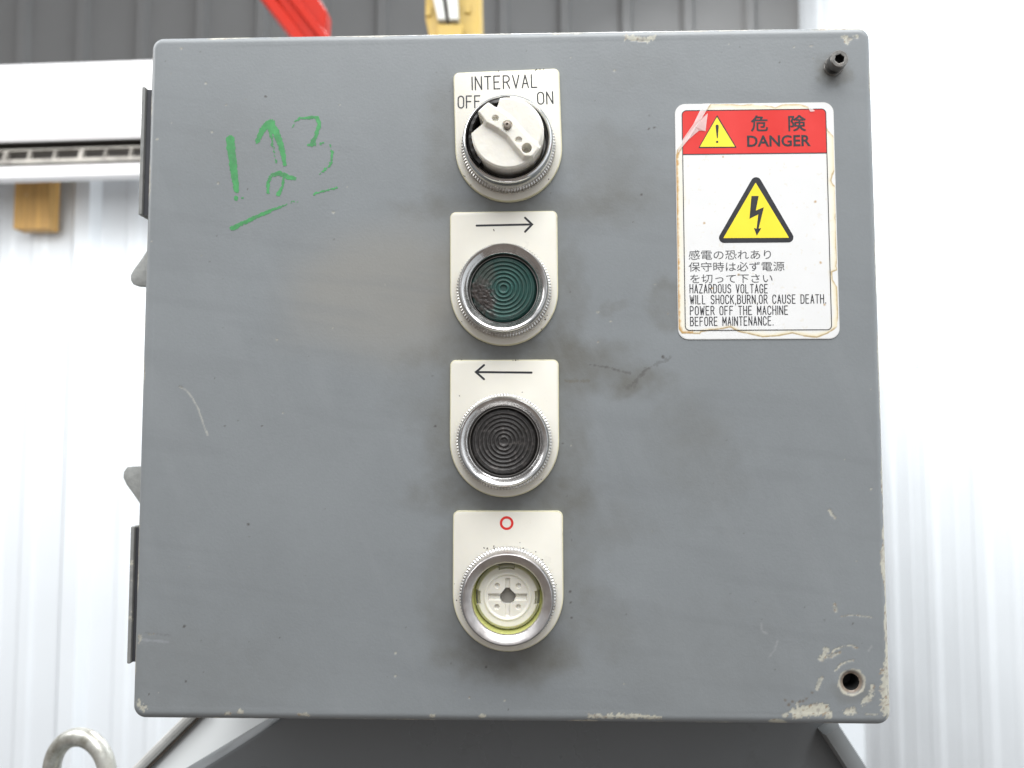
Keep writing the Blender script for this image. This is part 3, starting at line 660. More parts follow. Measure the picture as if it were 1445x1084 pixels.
mk([(-98.8,73.1), (-99.2,77.3), (-97.5,80.3), (-94.8,81.4), (-92.1,80.2), (-89.7,79.3), (-87.9,79)], [1.8, 2.2, 2.4, 2.8, 3.6, 2.6, 1.8], 0.7); mk([(-92.7,79.6), (-92.9,76), (-94.6,72.4)], [2, 1.5, 3], 0.9)
mk([(-89.2,100.7), (-88.3,103.1), (-86,104.6), (-82.4,104.8), (-78.8,104.8)], [0.9, 1.1, 1.6, 2.2, 2.5], 1.1); mk([(-78.8,104.8), (-77.9,102), (-79.3,97.5), (-81,93.3)], [2.6, 2.6, 2.2, 3], 0.5)
mk([(-82.2,93), (-79.8,93.3)], 2.0, 0.6); mk([(-77.5,93.6), (-76,93.9)], 1.2, 1.2); mk([(-73.3,92.9), (-72.4,89.9), (-72.9,85.4), (-73.8,83.6)], [0.8, 1.9, 1.6, 0.6], 1.0); mk([(-74.6,83), (-76.1,82.1), (-77.6,81)], [1.4, 1.4, 0.8], 1.2)
mk([(-113.7,58.3), (-108.7,60.6), (-101.3,64.1), (-96,66.2), (-91.6,67.9)], [3.2, 2.6, 2.2, 1.3, 0.5], 0.5); mk([(-91.3,68.2), (-86.6,69.4)], 0.5, 2.2)
mk([(-83.1,71.1), (-82.8,71)], 0.7, 1.2); mk([(-79.8,72), (-76.3,73.5), (-70.4,74.9)], [1.0, 1.8, 1.3], 1.1)
kp = md < 0.34
V = np.stack([A, np.full(A.shape, -0.09), B], -1).reshape(-1, 3); V[:, 1] += (0.12 * (fbm(A, B, 70, 3, 2) - 0.5)).ravel()
V, q = compact(V, grid_faces(len(gx), len(gz), kp))
obj('marker_writing', V, q, M['marker'], door, label='handwritten number 123 in green marker, underlined')

# hinges on the left edge
def hinge(y_top, y_bot, xe_top, xe_bot, Yd):
    zt_, zb_ = y_top[1], y_bot[1]; xo = (y_top[0] + y_bot[0]) / 2
    h = MB(); h.box(xo, xo + 1.5, Yd, Yd + 26, zb_, zt_, 0.35); p = h.build('hinge', M['hinge'], box)
    MB().box(xo + 1.52, -150.05, Yd + 1.6, Yd + 8, zb_ + 0.4, zt_ - 0.8).build('inner_leaf', M['hinge_dark'], p)  # coloured dark to paint the shade in the gap beside the door
    MB().tube([(xo + 3.2, Yd + 16, zb_), (xo + 3.2, Yd + 16, zt_)], 2.6, 14).build('pin', M['hinge_dark'], p, smooth=40)
    return p
hinge((-155.4,120.5), (-154.7,65.1), 0, 0, 3.0)
hinge((-154.7,-64.7), (-153.9,-119.9), 0, 0, 3.0)
# mounting lugs of the body, seen past the left edge
for lp in ([(-177.2,63.9), (-180.2,59.3), (-184.3,53.4), (-185.8,50.6), (-185.5,48.1), (-184.4,46.3), (-182.6,45.5), (-176.6,45.2)],
           [(-175.6,-63.2), (-176.2,-42.2), (-181.8,-42.2), (-184.5,-42.5), (-186.2,-44.9), (-186.3,-47.6), (-184.6,-51), (-179.6,-57.5)]):
    P = np.array(lp)
    ar = sum(P[i][0] * P[(i + 1) % len(P)][1] - P[(i + 1) % len(P)][0] * P[i][1] for i in range(len(P)))
    if ar < 0: P = P[::-1]
    P = [(max(a, -400) if a < -146 else -141.0, b) for a, b in P]
    MB().prism(P, 58, 61.5, 0.5).build('mounting_lug', M['lug'], box, smooth=30)

# --- stroke lettering
def G():
    g = {}
    O = arc(.25, .74, .25, .26, 0, 180, 10) + arc(.25, .26, .25, .26, 180, 360, 10); O = O + [O[0]]
    g['A'] = [[(0, 0), (.25, 1), (.5, 0)], [(.09, .33), (.41, .33)]]
    g['B'] = [[(0, 0), (0, 1), (.26, 1)] + arc(.26, .77, .21, .23, 90, -90, 8) + [(.02, .54)], [(.26, .54)] + arc(.26, .27, .25, .27, 90, -90, 8) + [(0, 0)]]
    g['C'] = [arc(.25, .74, .25, .26, 5, 180, 9) + arc(.25, .26, .25, .26, 180, 355, 9)]
    g['D'] = [[(0, 0), (0, 1), (.22, 1)] + arc(.22, .72, .28, .28, 90, 0, 6) + arc(.22, .28, .28, .28, 0, -90, 6) + [(0, 0)]]
    g['E'] = [[(.46, 1), (0, 1), (0, 0), (.46, 0)], [(.0, .53), (.38, .53)]]
    g['F'] = [[(.46, 1), (0, 1), (0, 0)], [(.0, .53), (.38, .53)]]
    g['G'] = [arc(.25, .74, .25, .26, 5, 180, 9) + arc(.25, .26, .25, .26, 180, 360, 9) + [(.5, .45), (.28, .45)]]
    g['H'] = [[(0, 0), (0, 1)], [(.5, 0), (.5, 1)], [(0, .53), (.5, .53)]]
    g['I'] = [[(0.0, 0), (0.0, 1)]]
    g['K'] = [[(0, 0), (0, 1)], [(.48, 1), (.0, .42)], [(.17, .62), (.5, 0)]]
    g['L'] = [[(0, 1), (0, 0), (.42, 0)]]
    g['M'] = [[(0, 0), (0, 1), (.28, .3), (.56, 1), (.56, 0)]]
    g['N'] = [[(0, 0), (0, 1), (.5, 0), (.5, 1)]]
    g['O'] = [O]
    g['P'] = [[(0, 0), (0, 1), (.24, 1)] + arc(.24, .74, .25, .26, 90, -90, 9) + [(.01, .48)]]
    g['R'] = [[(0, 0), (0, 1), (.24, 1)] + arc(.24, .75, .24, .25, 90, -90, 9) + [(.01, .5)], [(.26, .5), (.5, 0)]]
    g['S'] = [arc(.25, .76, .23, .24, 15, 180, 9) + arc(.25, .76, .23, .24, 180, 270, 5) + arc(.25, .26, .25, .26, 90, 0, 5) + arc(.25, .26, .25, .26, 0, -165, 9)]
    g['T'] = [[(0, 1), (.5, 1)], [(.25, 1), (.25, 0)]]
    g['U'] = [[(0, 1), (0, .26)] + arc(.25, .26, .25, .26, 180, 360, 10) + [(.5, 1)]]
    g['V'] = [[(0, 1), (.25, 0), (.5, 1)]]
    g['W'] = [[(0, 1), (.16, 0), (.32, .8), (.48, 0), (.64, 1)]]
    g['Z'] = [[(0, 1), (.5, 1), (0, 0), (.5, 0)]]
    g[','] = [[(.06, .06), (.0, -.14)]]
    g['.'] = [[(.03, .0), (.03, .04)]]
    return g
GL = G(); GW = {'I': 0.0, 'M': .56, 'W': .64, ',': .06, '.': .06}
def letters(mb, text, a, b, h, sw, y, gap=0.26, space=0.55):
    """text from point a (baseline left) to b (baseline right), cap height h"""
    a = np.array(a, float); b = np.array(b, float); u = (b - a) / np.hypot(*(b - a)); n = np.array([-u[1], u[0]])
    adv = []; x = 0
    for ch in text:
        if ch == ' ': x += space; continue
        adv.append((ch, x)); x += GW.get(ch, .5) + gap
    tot = x - gap; k = np.hypot(*(b - a)) / tot; lev = 0
    for ch, x0 in adv:
        for st in GL[ch]:
            P = [tuple(a + u * (x0 + px) * k + n * pz * h) for px, pz in st]
            cl = np.hypot(P[0][0] - P[-1][0], P[0][1] - P[-1][1]) < 1e-4 and len(P) > 4
            runs = [[P[0]]]
            for i in range(1, len(P)):
                runs[-1].append(P[i])
                if i < len(P) - 1 and not cl:
                    d1 = np.subtract(P[i], P[i - 1]); d2 = np.subtract(P[i + 1], P[i])
                    if d1 @ d2 < 0.2 * np.hypot(*d1) * np.hypot(*d2): runs.append([P[i]])
            for rn in runs:
                mb.ribbon(rn, sw, y - 0.004 * (lev % 5), closed=cl, caps=not cl); lev += 1
    return mb

# --- operators
def plate_outline(c, tilt, hw=22.0, top=33.0):
    P = arc(c[0], c[1], hw, 22.3, 180, 360, 40) + arc(c[0] + hw - 2.4, c[1] + top - 2.4, 2.4, 2.4, 0, 90, 6) + arc(c[0] - hw + 2.4, c[1] + top - 2.4, 2.4, 2.4, 90, 180, 6)
    return rot(P, c, tilt)
PT = 1.6
def knurl_ring(c, r, h0, h1, parent, n=96):
    v, f = [], []
    N2 = n * 4
    pr = [(0.92, h0 + 0.0), (1.0, h0 + 0.5), (1.0, h1 - 0.5), (0.95, h1), (0.70, h1 + 0.01)]
    for k in range(N2):
        a = 2 * math.pi * k / N2; tooth = (0.0, 0.35, 0.6, 0.35)[k % 4]
        for i, (rf, hh) in enumerate(pr):
            rr = r * rf - (tooth if i in (1, 2) else tooth * 0.5 if i in (0, 3) else 0); v.append((c[0] + rr * math.cos(a), -hh, c[1] + rr * math.sin(a)))
    m_ = len(pr)
    for k in range(N2):
        k2 = (k + 1) % N2
        for i in range(m_ - 1): f.append((k * m_ + i, k * m_ + i + 1, k2 * m_ + i + 1, k2 * m_ + i))
    return obj('knurled_ring', v, f, M['knurl'], parent, smooth=25)
def bezel(c, parent, front=10.8, m='chrome', r_out=18.1, r_in=14.0, lip=16.9, cone=2.3, rim=17.6):
    prof = [(r_out - 0.3, 4.9), (r_out, 5.6), (r_out, front - 2.6), (rim + 0.25, front - 1.2), (rim - 0.15, front - 0.35), (lip + 0.2, front), (lip - 0.25, front - 0.08)]
    prof += [(lip - 0.25 + (r_in + 0.5 - lip + 0.25) * t_, front - 0.08 - cone * (0.85 * t_ + 0.15 * t_ * t_)) for t_ in (0.25, 0.5, 0.75, 1.0)]
    prof += [(r_in + 0.1, front - cone - 0.4), (r_in, front - cone - 1.2), (r_in, 1.7)]
    return MB().lathe(prof, c[0], c[1], 128).build('bezel', M[m], parent, smooth=50)
def operator(name, c, tilt, label):
    o = MB().prism(plate_outline(c, tilt), -PT, -0.02, 0.45).build(name, M['plate'], box, smooth=35, label=label)
    o.data.materials.append(M['plate_rim'])
    for p_ in o.data.polygons:
        if p_.index: p_.material_index = 1
    return o
def specks(pts, parent, y):
    mb_ = MB()
    for (x_, z_) in pts:
        for k_ in range(random.choice((1, 1, 2))):
            a_ = random.uniform(0, 6.28); r0 = random.uniform(0.16, 0.34); cx_, cz_ = x_ + k_ * random.uniform(-.5, .5), z_ + k_ * random.uniform(-.5, .5)
            mb_.flat([(cx_ + r0 * random.uniform(.6, 1.2) * math.cos(a_ + j * 1.047), cz_ + r0 * random.uniform(.6, 1.2) * math.sin(a_ + j * 1.047)) for j in range(6)], y - 0.003 * len(mb_.f) % 0.02)
    mb_.build('grime_speck', M['seam'], parent)['kind'] = 'stuff'

# 1: selector switch, handle broken off
c1 = ((1,92.1)[0], 90.2)
sw = operator('selector_switch', c1, 1.7, 'INTERVAL selector switch, its broken white knob turned to off')
mb = letters(MB(), 'INTERVAL', (-14,115.1), (13.1,115.8), 5.4, 0.54, -PT - 0.03)
mb.build('lettering', M['ink'], sw)
mb = letters(MB(), 'OFF', (-19.8,107.4), (-10.7,107.5), 5.0, 0.54, -PT - 0.03); mb.build('lettering', M['ink'], sw)
mb = letters(MB(), 'ON', (13.1,108.6), (19.3,108.8), 5.0, 0.54, -PT - 0.03); mb.build('lettering', M['ink'], sw)
knurl_ring(c1, 19.3, PT, 5.2, sw)
specks([(17.4,77), (-17.4,78.8), (-14.5,74.9), (-4.2,122.7), (-3.1,122.9), (12.6,123.4), (14,123.5), (15.5,123.5), (12.6,123.4)], sw, -PT - 0.03)
prof = [(18.2, 5.1), (18.0, 11.8), (17.6, 13.2), (17.0, 13.6), (16.5, 13.3), (16.2, 12.4), (16.1, 4.0)]
MB().lathe(prof, c1[0], c1[1], 128).build('bezel', M['chrome_bright'], sw, smooth=50)
MB().lathe([(16.05, 11.4), (15.3, 11.0), (15.2, 3.0), (0.01, 3.0)], c1[0], c1[1], 96).build('cup', M['black'], sw, smooth=40)
# ragged black remains of the knob skirt, upper left
v, f = [], []; kc = (c1[0] + 0.3, c1[1] + 0.2)
for i in range(27):
    a = math.radians(88 + i * 5.2); top = 13.2 + 2.6 * (fbm(np.array([i * 1.7]), np.array([0.0]), 3, 301, 3)[0]) * (1 if i < 17 else 0.5)
    for rr, hh in ((15.8, 3.5), (15.7, top), (14.7 - 0.9 * random.random() * (i % 3 == 1), top + 0.3), (14.2, 3.5)):
        v.append((kc[0] + rr * math.cos(a), -hh, kc[1] + rr * math.sin(a)))
for i in range(26):
    for k in range(3): f.append((i * 4 + k, (i + 1) * 4 + k, (i + 1) * 4 + k + 1, i * 4 + k + 1))
obj('broken_skirt', v, f, M['black'], sw)
# knob: disc with raised bar, holes; upper left bitten away
K = 0.0572
def kz(px, py): return ((px - 545) * K, -(py - 525) * K)
g_ = np.arange(-14.6, 14.61, 0.13); A, B = np.meshgrid(g_, g_, indexing='ij'); rr = np.hypot(A, B)
bar = [kz(*p) for p in ((342, 388), (350, 378), (405, 328), (416, 325), (480, 372), (570, 440), (628, 510), (690, 580), (770, 645), (720, 712), (655, 706), (590, 628), (545, 566), (480, 512), (400, 468))]
cut = [kz(*p) for p in ((200, 200), (494, 200), (490, 300), (474, 360), (440, 352), (372, 462), (304, 520), (200, 560))]
inb = inside(A, B, bar); db = np.where(inb, 1, -1) * dist_poly(A, B, bar, closed=True)
disc = (rr <= 14.25) & ~inside(A, B, cut) | (db > -0.0) & (rr < 15.2)
hgt = 18.2 - 0.5 * sstep(13.5, 14.25, rr) + 2.0 * sstep(-1.2, 0.6, db) + 0.10 * (fbm(A, B, 2.5, 311, 3) - 0.5)
# the bar fades into the disc on its upper right flank
hgt = hgt + 1.45 * sstep(-0.3, 1.5, A + B + 0.6) * (1 - sstep(-1.2, 0.6, db)) * (1 - sstep(12.8, 14.0, rr))
for (px, py, r0, dpt) in ((462, 438, 1.25, 1.6), (620, 592, 1.3, 1.0), (675, 648, 1.85, 5.0)):
    hx_, hz_ = kz(px, py); hgt = hgt - dpt * (1 - sstep(r0 - 0.18, r0 + 0.12, np.hypot(A - hx_, B - hz_)))
sxp, szp = kz(543, 490); hgt = hgt - 0.6 * (1 - sstep(1.7, 2.1, np.hypot(A - sxp, B - szp)))
V = np.stack([A + c1[0] + 0.2, -hgt, B + c1[1] + 0.3], -1).reshape(-1, 3)
V, q = compact(V, grid_faces(len(g_), len(g_), disc)); V, q = skirt(V, q, -4.0)
obj('knob', V, q, M['white'], sw, smooth=40)
sc = (c1[0] + 0.2 + sxp, c1[1] + szp + 0.3)
b = MB(); b.lathe([(1.5, 18.2), (1.5, 21.1), (1.25, 21.6), (0.5, 21.7), (0.45, 21.0), (0.01, 21.0)], sc[0], sc[1], 20); b.build('screw', M['rust'], sw, smooth=40)

# caps with concentric ridges
def cap(c, parent, h, base_c, damage):
    nr, na = 96, 180
    R = np.linspace(0.0, 13.2, nr)[:, None] * np.ones((1, na)); Aa = np.linspace(0, 2 * np.pi, na, endpoint=False)[None, :] * np.ones((nr, 1))
    x_, z_ = R * np.cos(Aa), R * np.sin(Aa)
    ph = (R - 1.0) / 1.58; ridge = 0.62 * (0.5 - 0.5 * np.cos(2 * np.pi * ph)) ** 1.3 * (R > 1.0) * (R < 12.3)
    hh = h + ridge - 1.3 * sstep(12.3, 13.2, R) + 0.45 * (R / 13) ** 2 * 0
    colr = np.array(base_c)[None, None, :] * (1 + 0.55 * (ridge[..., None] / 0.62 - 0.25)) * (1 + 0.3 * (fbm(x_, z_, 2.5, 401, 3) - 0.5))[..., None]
    if damage:
        br = 0.5 * sstep(0.35, 0.7, fbm(x_, z_, 4.5, 405, 3)) * sstep(0.2, 0.6, ridge); colr = colr * (1 - br[..., None]) + br[..., None] * np.array((0.062, 0.066, 0.055))
        u = (x_ + 8.2) / 5.2; w_ = (z_ + 3.2) / 8.0; d_ = np.hypot(u * 0.85 + 0.25 * w_, w_) + 1.1 * (fbm(x_, z_, 3, 411) - 0.5)
        m_ = 1 - sstep(0.6, 1.12, d_); rough = fbm(x_, z_, 0.7, 421, 4)
        hh = hh * (1 - m_) + m_ * (h + 0.30 + 0.5 * (rough - 0.5))
        sp = (0.5 + 1.6 * rough)[..., None]
        colr = colr * (1 - m_[..., None]) + m_[..., None] * np.array((0.014, 0.0105, 0.009)) * sp ** 2.2
        m2 = 0.55 * (1 - sstep(0.5, 1.2, np.hypot((x_ + 7.5) / 5, (z_ - 6) / 5) + 0.8 * (fbm(x_, z_, 2, 431) - 0.5)))
        colr = colr * (1 - m2[..., None]) + m2[..., None] * np.array((0.07, 0.06, 0.052))
    else:
        sc_ = 0.7 * sstep(0.62, 0.75, fbm(x_, z_, 1.3, 441, 4)); colr = colr * (1 - sc_[..., None]) + sc_[..., None] * np.array((0.10, 0.09, 0.085))
        hh = hh + 0.3 * (fbm(x_, z_, 1.2, 451, 3) - 0.5)
    V = np.stack([x_ + c[0], -hh, z_ + c[1]], -1).reshape(-1, 3)
    i = np.arange(nr * na).reshape(nr, na); j = np.roll(i, -1, 1)
    q = np.stack([i[:-1], i[1:], j[1:], j[:-1]], -1).reshape(-1, 4)
    base_n = len(V); rim = V[(nr - 1) * na:].copy(); rim[:, 1] = -1.7; V = np.concatenate([V, rim])
    r1 = i[-1]; r2 = base_n + np.arange(na); q = np.concatenate([q, np.stack([r1, r2, np.roll(r2, -1), np.roll(r1, -1)], -1)])
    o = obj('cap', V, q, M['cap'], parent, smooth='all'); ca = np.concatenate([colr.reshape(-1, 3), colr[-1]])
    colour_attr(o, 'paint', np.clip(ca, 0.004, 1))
    return o
def arrow(mb, a, b, h1, h2, y):
    mb.ribbon([a, b], 0.84, y); mb.ribbon([h1, b, h2], 0.84, y - 0.01); return mb

c2 = ((-0.9,30.9)[0], (-0.9,30.9)[1])
pb = operator('push_button', c2, 0.3, 'green push button under a right-pointing arrow, worn cap')
arrow(MB(), (-12.1,58), (10.6,58.3), (7.7,61.1), (7.7,55.3), -PT - 0.03).build('arrow', M['ink'], pb)
knurl_ring(c2, 19.3, PT, 4.8, pb); bezel(c2, pb); MB().lathe([(13.95, 6.0), (13.5, 2.0), (0.01, 2.0)], *c2, 64).build('recess', M['black'], pb)
specks([(-5.1,56.2), (16,19.4), (14.2,15.3), (15.7,20), (16.6,20.8), (-18.1,18.4)], pb, -PT - 0.03)
cap(c2, pb, 6.6, (0.017, 0.064, 0.055), True)
c3 = ((-0.8,-30.1)[0], (-0.8,-30.1)[1])
pb = operator('push_button', c3, 0.0, 'black push button under a left-pointing arrow')
arrow(MB(), (10.2,-2.4), (-12.3,-2.1), (-9,0.7), (-9,-5), -PT - 0.03).build('arrow', M['ink'], pb)
knurl_ring(c3, 19.3, PT, 4.8, pb); bezel(c3, pb); MB().lathe([(13.95, 6.0), (13.5, 2.0), (0.01, 2.0)], *c3, 64).build('recess', M['black'], pb)
specks([(-18.9,-11.7), (6.4,-10.3), (14,-45.2), (2.7,2.6), (3.8,2.6), (4.7,2.7), (-19.8,2.9), (-18.1,2.9)], pb, -PT - 0.03)
cap(c3, pb, 6.6, (0.032, 0.030, 0.029), False)
c4 = ((0.6,-90.7)[0], (0.6,-90.7)[1])
pb = operator('push_button', c4, 0.0, 'push button with its cap missing, white insert bare, under a red ring mark')
rc = (0.1,-62.6)
MB().ribbon(arc(rc[0], rc[1], 2.25, 2.25, 0, 360, 40), 0.95, -PT - 0.03, closed=True).build('ring_mark', M['redink'], pb)
specks([(-9,-72.3), (-7.6,-72.5), (-5.1,-72), (-4.8,-72.5), (5.4,-70.3), (6.9,-72.8), (19.8,-86.7), (-19.8,-93), (11.7,-73.9), (13.9,-77.2), (-20.7,-86.6)], pb, -PT - 0.03)
knurl_ring(c4, 19.3, PT, 4.8, pb); bezel(c4, pb, front=12.0, r_in=13.7, m='chrome_satin', cone=1.3)
MB().lathe([(13.65, 9.4), (13.55, 8.2), (13.5, 5.0), (13.2, 3.2), (12.6, 3.0)], *c4, 96).build('seal', M['seal'], pb, smooth=60)
MB().lathe([(13.4, 2.2), (0.01, 2.2)], *c4, 64).build('recess', M['recess_grey'], pb)
g_ = np.arange(-13.1, 13.11, 0.12); A, B = np.meshgrid(g_, g_, indexing='ij'); rr = np.hypot(A, B); an = np.degrees(np.arctan2(B, A))
hgt = np.full(A.shape, 5.6) - 1.6 * sstep(11.5, 12.9, rr)
hgt += 0.35 * np.exp(-((rr - 8.9) / 0.5) ** 2) - 0.3 * (1 - sstep(8.0, 8.5, rr))
def slot(x0, x1, z0, z1, d_):
    global hgt
    e = np.minimum(np.minimum(A - x0, x1 - A), np.minimum(B - z0, z1 - B)); hgt = hgt - d_ * sstep(-0.1, 0.15, e)
slot(-7.6, -2.4, -1.5, 1.0, 1.1); slot(2.4, 7.6, -1.5, 1.0, 1.1); slot(-0.9, 0.9, 2.2, 7.0, 1.0); slot(-0.9, 0.9, -7.6, -2.8, 0.8)
for sx_ in (-4.2, 4.2):
    for sz_ in (-4.1, 4.1): hgt = hgt - 0.9 * (1 - sstep(0.85, 1.1, np.hypot(A - sx_, B - sz_)))
for a0 in (92, 182, -2): hgt = hgt - 2.2 * (np.abs((an - a0 + 180) % 360 - 180) < (16 if a0 == 92 else 13)) * sstep(10.8, 10.95, rr)
dhole = [(-3.0, -1.0), (-2.9, 0.6), (-0.9, 3.1), (0.7, 3.1), (3.0, 0.8), (3.0, -0.6), (2.2, -2.4), (0.8, -3.0), (-0.8, -3.0), (-2.2, -2.4)]
keepi = (rr < 12.9) & ~inside(A, B, dhole)
V = np.stack([A + c4[0], -hgt, B + c4[1]], -1).reshape(-1, 3); V, q = compact(V, grid_faces(len(g_), len(g_), keepi)); V, q = skirt(V, q, -2.4)
obj('insert', V, q, M['white'], pb, smooth=45)

# --- cap screw, upper right
so = (134.6,123.6); nh = 36
scr = MB().lathe([(3.3, 2.8), (3.65, 3.1), (3.65, 6.6), (3.3, 7.0), (2.3, 7.0), (2.15, 6.85)], so[0], so[1], nh).build('socket_screw', M['screw'], box, smooth=40, label='steel socket head screw')
hexp = lambda r, h: [(so[0] + r * math.cos(math.radians(60 * k + 20)), -h, so[1] + r * math.sin(math.radians(60 * k + 20))) for k in range(6)]
hv = hexp(2.06, 6.95) + hexp(1.95, 4.2)
obj('socket', hv, [(i, (i + 1) % 6, 6 + (i + 1) % 6, 6 + i) for i in range(6)] + [tuple(range(6, 12))], M['dark'], scr)
rv = [(so[0] + 2.3 * math.cos(math.radians(10 * k + 20)), -7.0, so[1] + 2.3 * math.sin(math.radians(10 * k + 20))) for k in range(36)] + hexp(2.06, 6.96)
rf = []
for k in range(36):
    s0 = k // 6; rf.append((k, (k + 1) % 36, 36 + (s0 + (1 if k % 6 >= 3 else 0)) % 6))
    if k % 6 == 2: rf.append(((k + 1) % 36, 36 + (s0 + 1) % 6, 36 + s0))
obj('head_face', rv, rf, M['screw'], scr)
MB().lathe([(1.95, -3), (1.95, 2.9)], so[0], so[1], 20).build('thread', M['dark'], scr, smooth=40)
MB().lathe([(3.9, 0.0), (4.1, 0.35), (3.8, 0.75), (2.0, 0.78)], so[0], so[1], 32).build('washer', M['screw'], scr, smooth=40)

# --- danger sticker
K1, K2, K3, K4 = (69.3,108.9), (134.5,108), (133.7,10.9), (69.7,11)
sx0 = (K1[0] + K4[0]) / 2; sx1 = (K2[0] + K3[0]) / 2; sz1 = (K1[1] + K2[1]) / 2; sz0 = (K3[1] + K4[1]) / 2
st = MB().prism(rrect(sx0, sx1, sz0, sz1, 4.2), -0.26, -0.02, 0).build('warning_sticker', M['paper_edge'], box, label='white danger sticker with red band and yellow voltage triangle')
gx = np.arange(sx0 + 0.22, sx1 - 0.2, 0.22); gz = np.arange(sz0 + 0.22, sz1 - 0.2, 0.22); A, B = np.meshgrid(gx, gz, indexing='ij')
ixx = np.clip(A, sx0 + 4.2, sx1 - 4.2); izz = np.clip(B, sz0 + 4.2, sz1 - 4.2); kp = np.hypot(A - ixx, B - izz) <= 4.05
film = [(84.3,108.3), (92.1,108), (96.7,107.5), (101.4,107.9), (108.8,106.9), (110.6,106.3), (113.5,107.6), (120.4,107.6), (123.8,106.4), (125.5,104.9), (129.4,101), (131.6,96.2), (133.3,94.7), (134.1,93.2), (133.9,80.2), (132.8,78.1), (132.2,75.8),
        (133,74), (134,73.1), (133.9,62.6), (133.5,60.2), (134,57.9), (133.5,48), (133.9,44.5), (133.3,40.4), (133.8,39), (131.5,38.1), (131.7,34.9), (133.3,32), (133.5,21.9), (133.2,15.9), (129.4,13.3), (124.9,11.6), (120.1,12.1), (115.3,13.4),
        (109.6,12.3), (103.4,11.9), (97.7,13.2), (93.8,14.1), (90.4,16), (87.5,15.3), (81.8,14.7), (78.7,14.1), (78.1,13.3), (71,13.5), (69.4,15.9), (69.3,33.9), (69.3,57.3), (69.4,85.3), (70.4,88.9), (74.5,94.8), (80.4,103.1)]
ni = fbm(A, B, 5, 501); nf_ = fbm(A, B, 1.2, 511, 3)
inn = inside(A, B, film); dfm = dist_poly(A, B, film, closed=True)
sc_ = np.ones(A.shape + (3,)) * np.array((0.74, 0.745, 0.74))
def smix(c, a):
    global sc_
    a = np.clip(a, 0, 1)[..., None]; sc_ = sc_ * (1 - a) + np.array(c) * a
edge_d = np.minimum(np.minimum(A - sx0, sx1 - A), np.minimum(B - sz0, sz1 - B))
smix((0.80, 0.76, 0.60), np.where(inn, 0.75 * (1 - sstep(1.2, 4.6, edge_d + 2.5 * (ni - 0.5))), 0))
smix((0.72, 0.62, 0.40), np.where(inn, 0.55 * (1 - sstep(0.2, 1.6, dfm + 1.0 * (ni - 0.5))), 0))
left = A < sx0 + 6
smix((0.50, 0.27, 0.07), np.where(inn & left & (B < sz1 - 18), 0.95 * (1 - sstep(0.3, 1.5, dfm + 1.2 * (nf_ - 0.5))), 0))
smix((0.46, 0.33, 0.14), 0.85 * sstep(0.35, 0.55, ni + 0.12) * (1 - sstep(0.10, 0.42, dfm + 0.35 * (nf_ - 0.5))))
smix((0.66, 0.60, 0.46), 0.30 * sstep(0.74, 0.80, fbm(A, B, 1.5, 521, 3)) * inn)
for p in ((80.8,58.6), (128.3,24.8), (127.3,41.9), (83.3,31.8), (94.2,37.2), (125.7,67), (88.8,86)):
    smix((0.45, 0.28, 0.10), 0.8 * (1 - sstep(0.2, 0.7, np.hypot(A - p[0], B - p[1]) + 0.5 * (nf_ - 0.5))))
ycl = -0.30 - 0.05 * inn
V = np.stack([A, ycl, B], -1).reshape(-1, 3); V, q, C_ = compact(V, grid_faces(len(gx), len(gz), kp), sc_.reshape(-1, 3))
pp = obj('face_paper', V, q, M['paper'], st); colour_attr(pp, 'paint', C_)
yi = -0.40
fx0 = (72.4,63.1)[0]; fx1 = (130.9,62.6)[0]; fz1 = (102.5,105.6)[1]; fz0 = (100.6,14.6)[1]; fzm = (102.1,87.2)[1]
def band(x0, x1, z0, z1, r): return [(x0, z0), (x1, z0)] + arc(x1 - r, z1 - r, r, r, 0, 90, 6) + arc(x0 + r, z1 - r, r, r, 90, 180, 6)
MB().flat(band(fx0, fx1, fzm, fz1, 1.8), yi).build('red_band', M['redink'], st)
MB().ribbon(rrect(fx0, fx1, fz0, fz1, 1.8), 0.32, yi - 0.05, closed=True).build('frame_line', M['ink'], st)
MB().ribbon([(fx0 + 0.2, fzm), (fx1 - 0.2, fzm)], 0.36, yi - 0.03, caps=False).build('frame_line', M['ink'], st)
def tri(a, b, c, r): # rounded triangle, ccw
    out = []; P = [np.array(a), np.array(b), np.array(c)]
    for i in range(3):
        p, q_, s_ = P[i - 1], P[i], P[(i + 1) % 3]; u = (p - q_) / np.hypot(*(p - q_)); w_ = (s_ - q_) / np.hypot(*(s_ - q_))
        bis = (u + w_) / np.hypot(*(u + w_)); half = math.acos(np.clip(u @ w_, -1, 1)) / 2; cc = q_ + bis * r / math.sin(half)
        a0 = math.atan2(*(-(np.array([u[1], -u[0]])))[::-1]); 
        p0 = q_ + u * r / math.tan(half); p1 = q_ + w_ * r / math.tan(half)
        A0 = math.atan2(p0[1] - cc[1], p0[0] - cc[0]); A1 = math.atan2(p1[1] - cc[1], p1[0] - cc[0])
        while A1 < A0: A1 += 2 * math.pi
        out += [(cc[0] + r * math.cos(A0 + (A1 - A0) * t_ / 6), cc[1] + r * math.sin(A0 + (A1 - A0) * t_ / 6)) for t_ in range(7)]
    return out
wt = MB().flat(tri((86.7,103.6), (78.8,89.8), (94.4,89.8), 0.15), yi - 0.05).build('warning_triangle', M['ink'], st)
s1 = MB().flat(tri((86.6,102.7), (79.4,90.3), (93.7,90.2), 0.1), yi - 0.09).build('triangle_face', M['yellow'], st)
ec_ = (86.6,99.1); e2_ = (86.5,93.8); e3_ = (86.5,92.3)
MB().flat([(ec_[0] - 0.16, e2_[1]), (ec_[0] + 0.16, e2_[1])] + arc(ec_[0], ec_[1] - 0.2, 0.62, 0.62, 0, 180, 8), yi - 0.13).build('exclamation_mark', M['ink'], st)
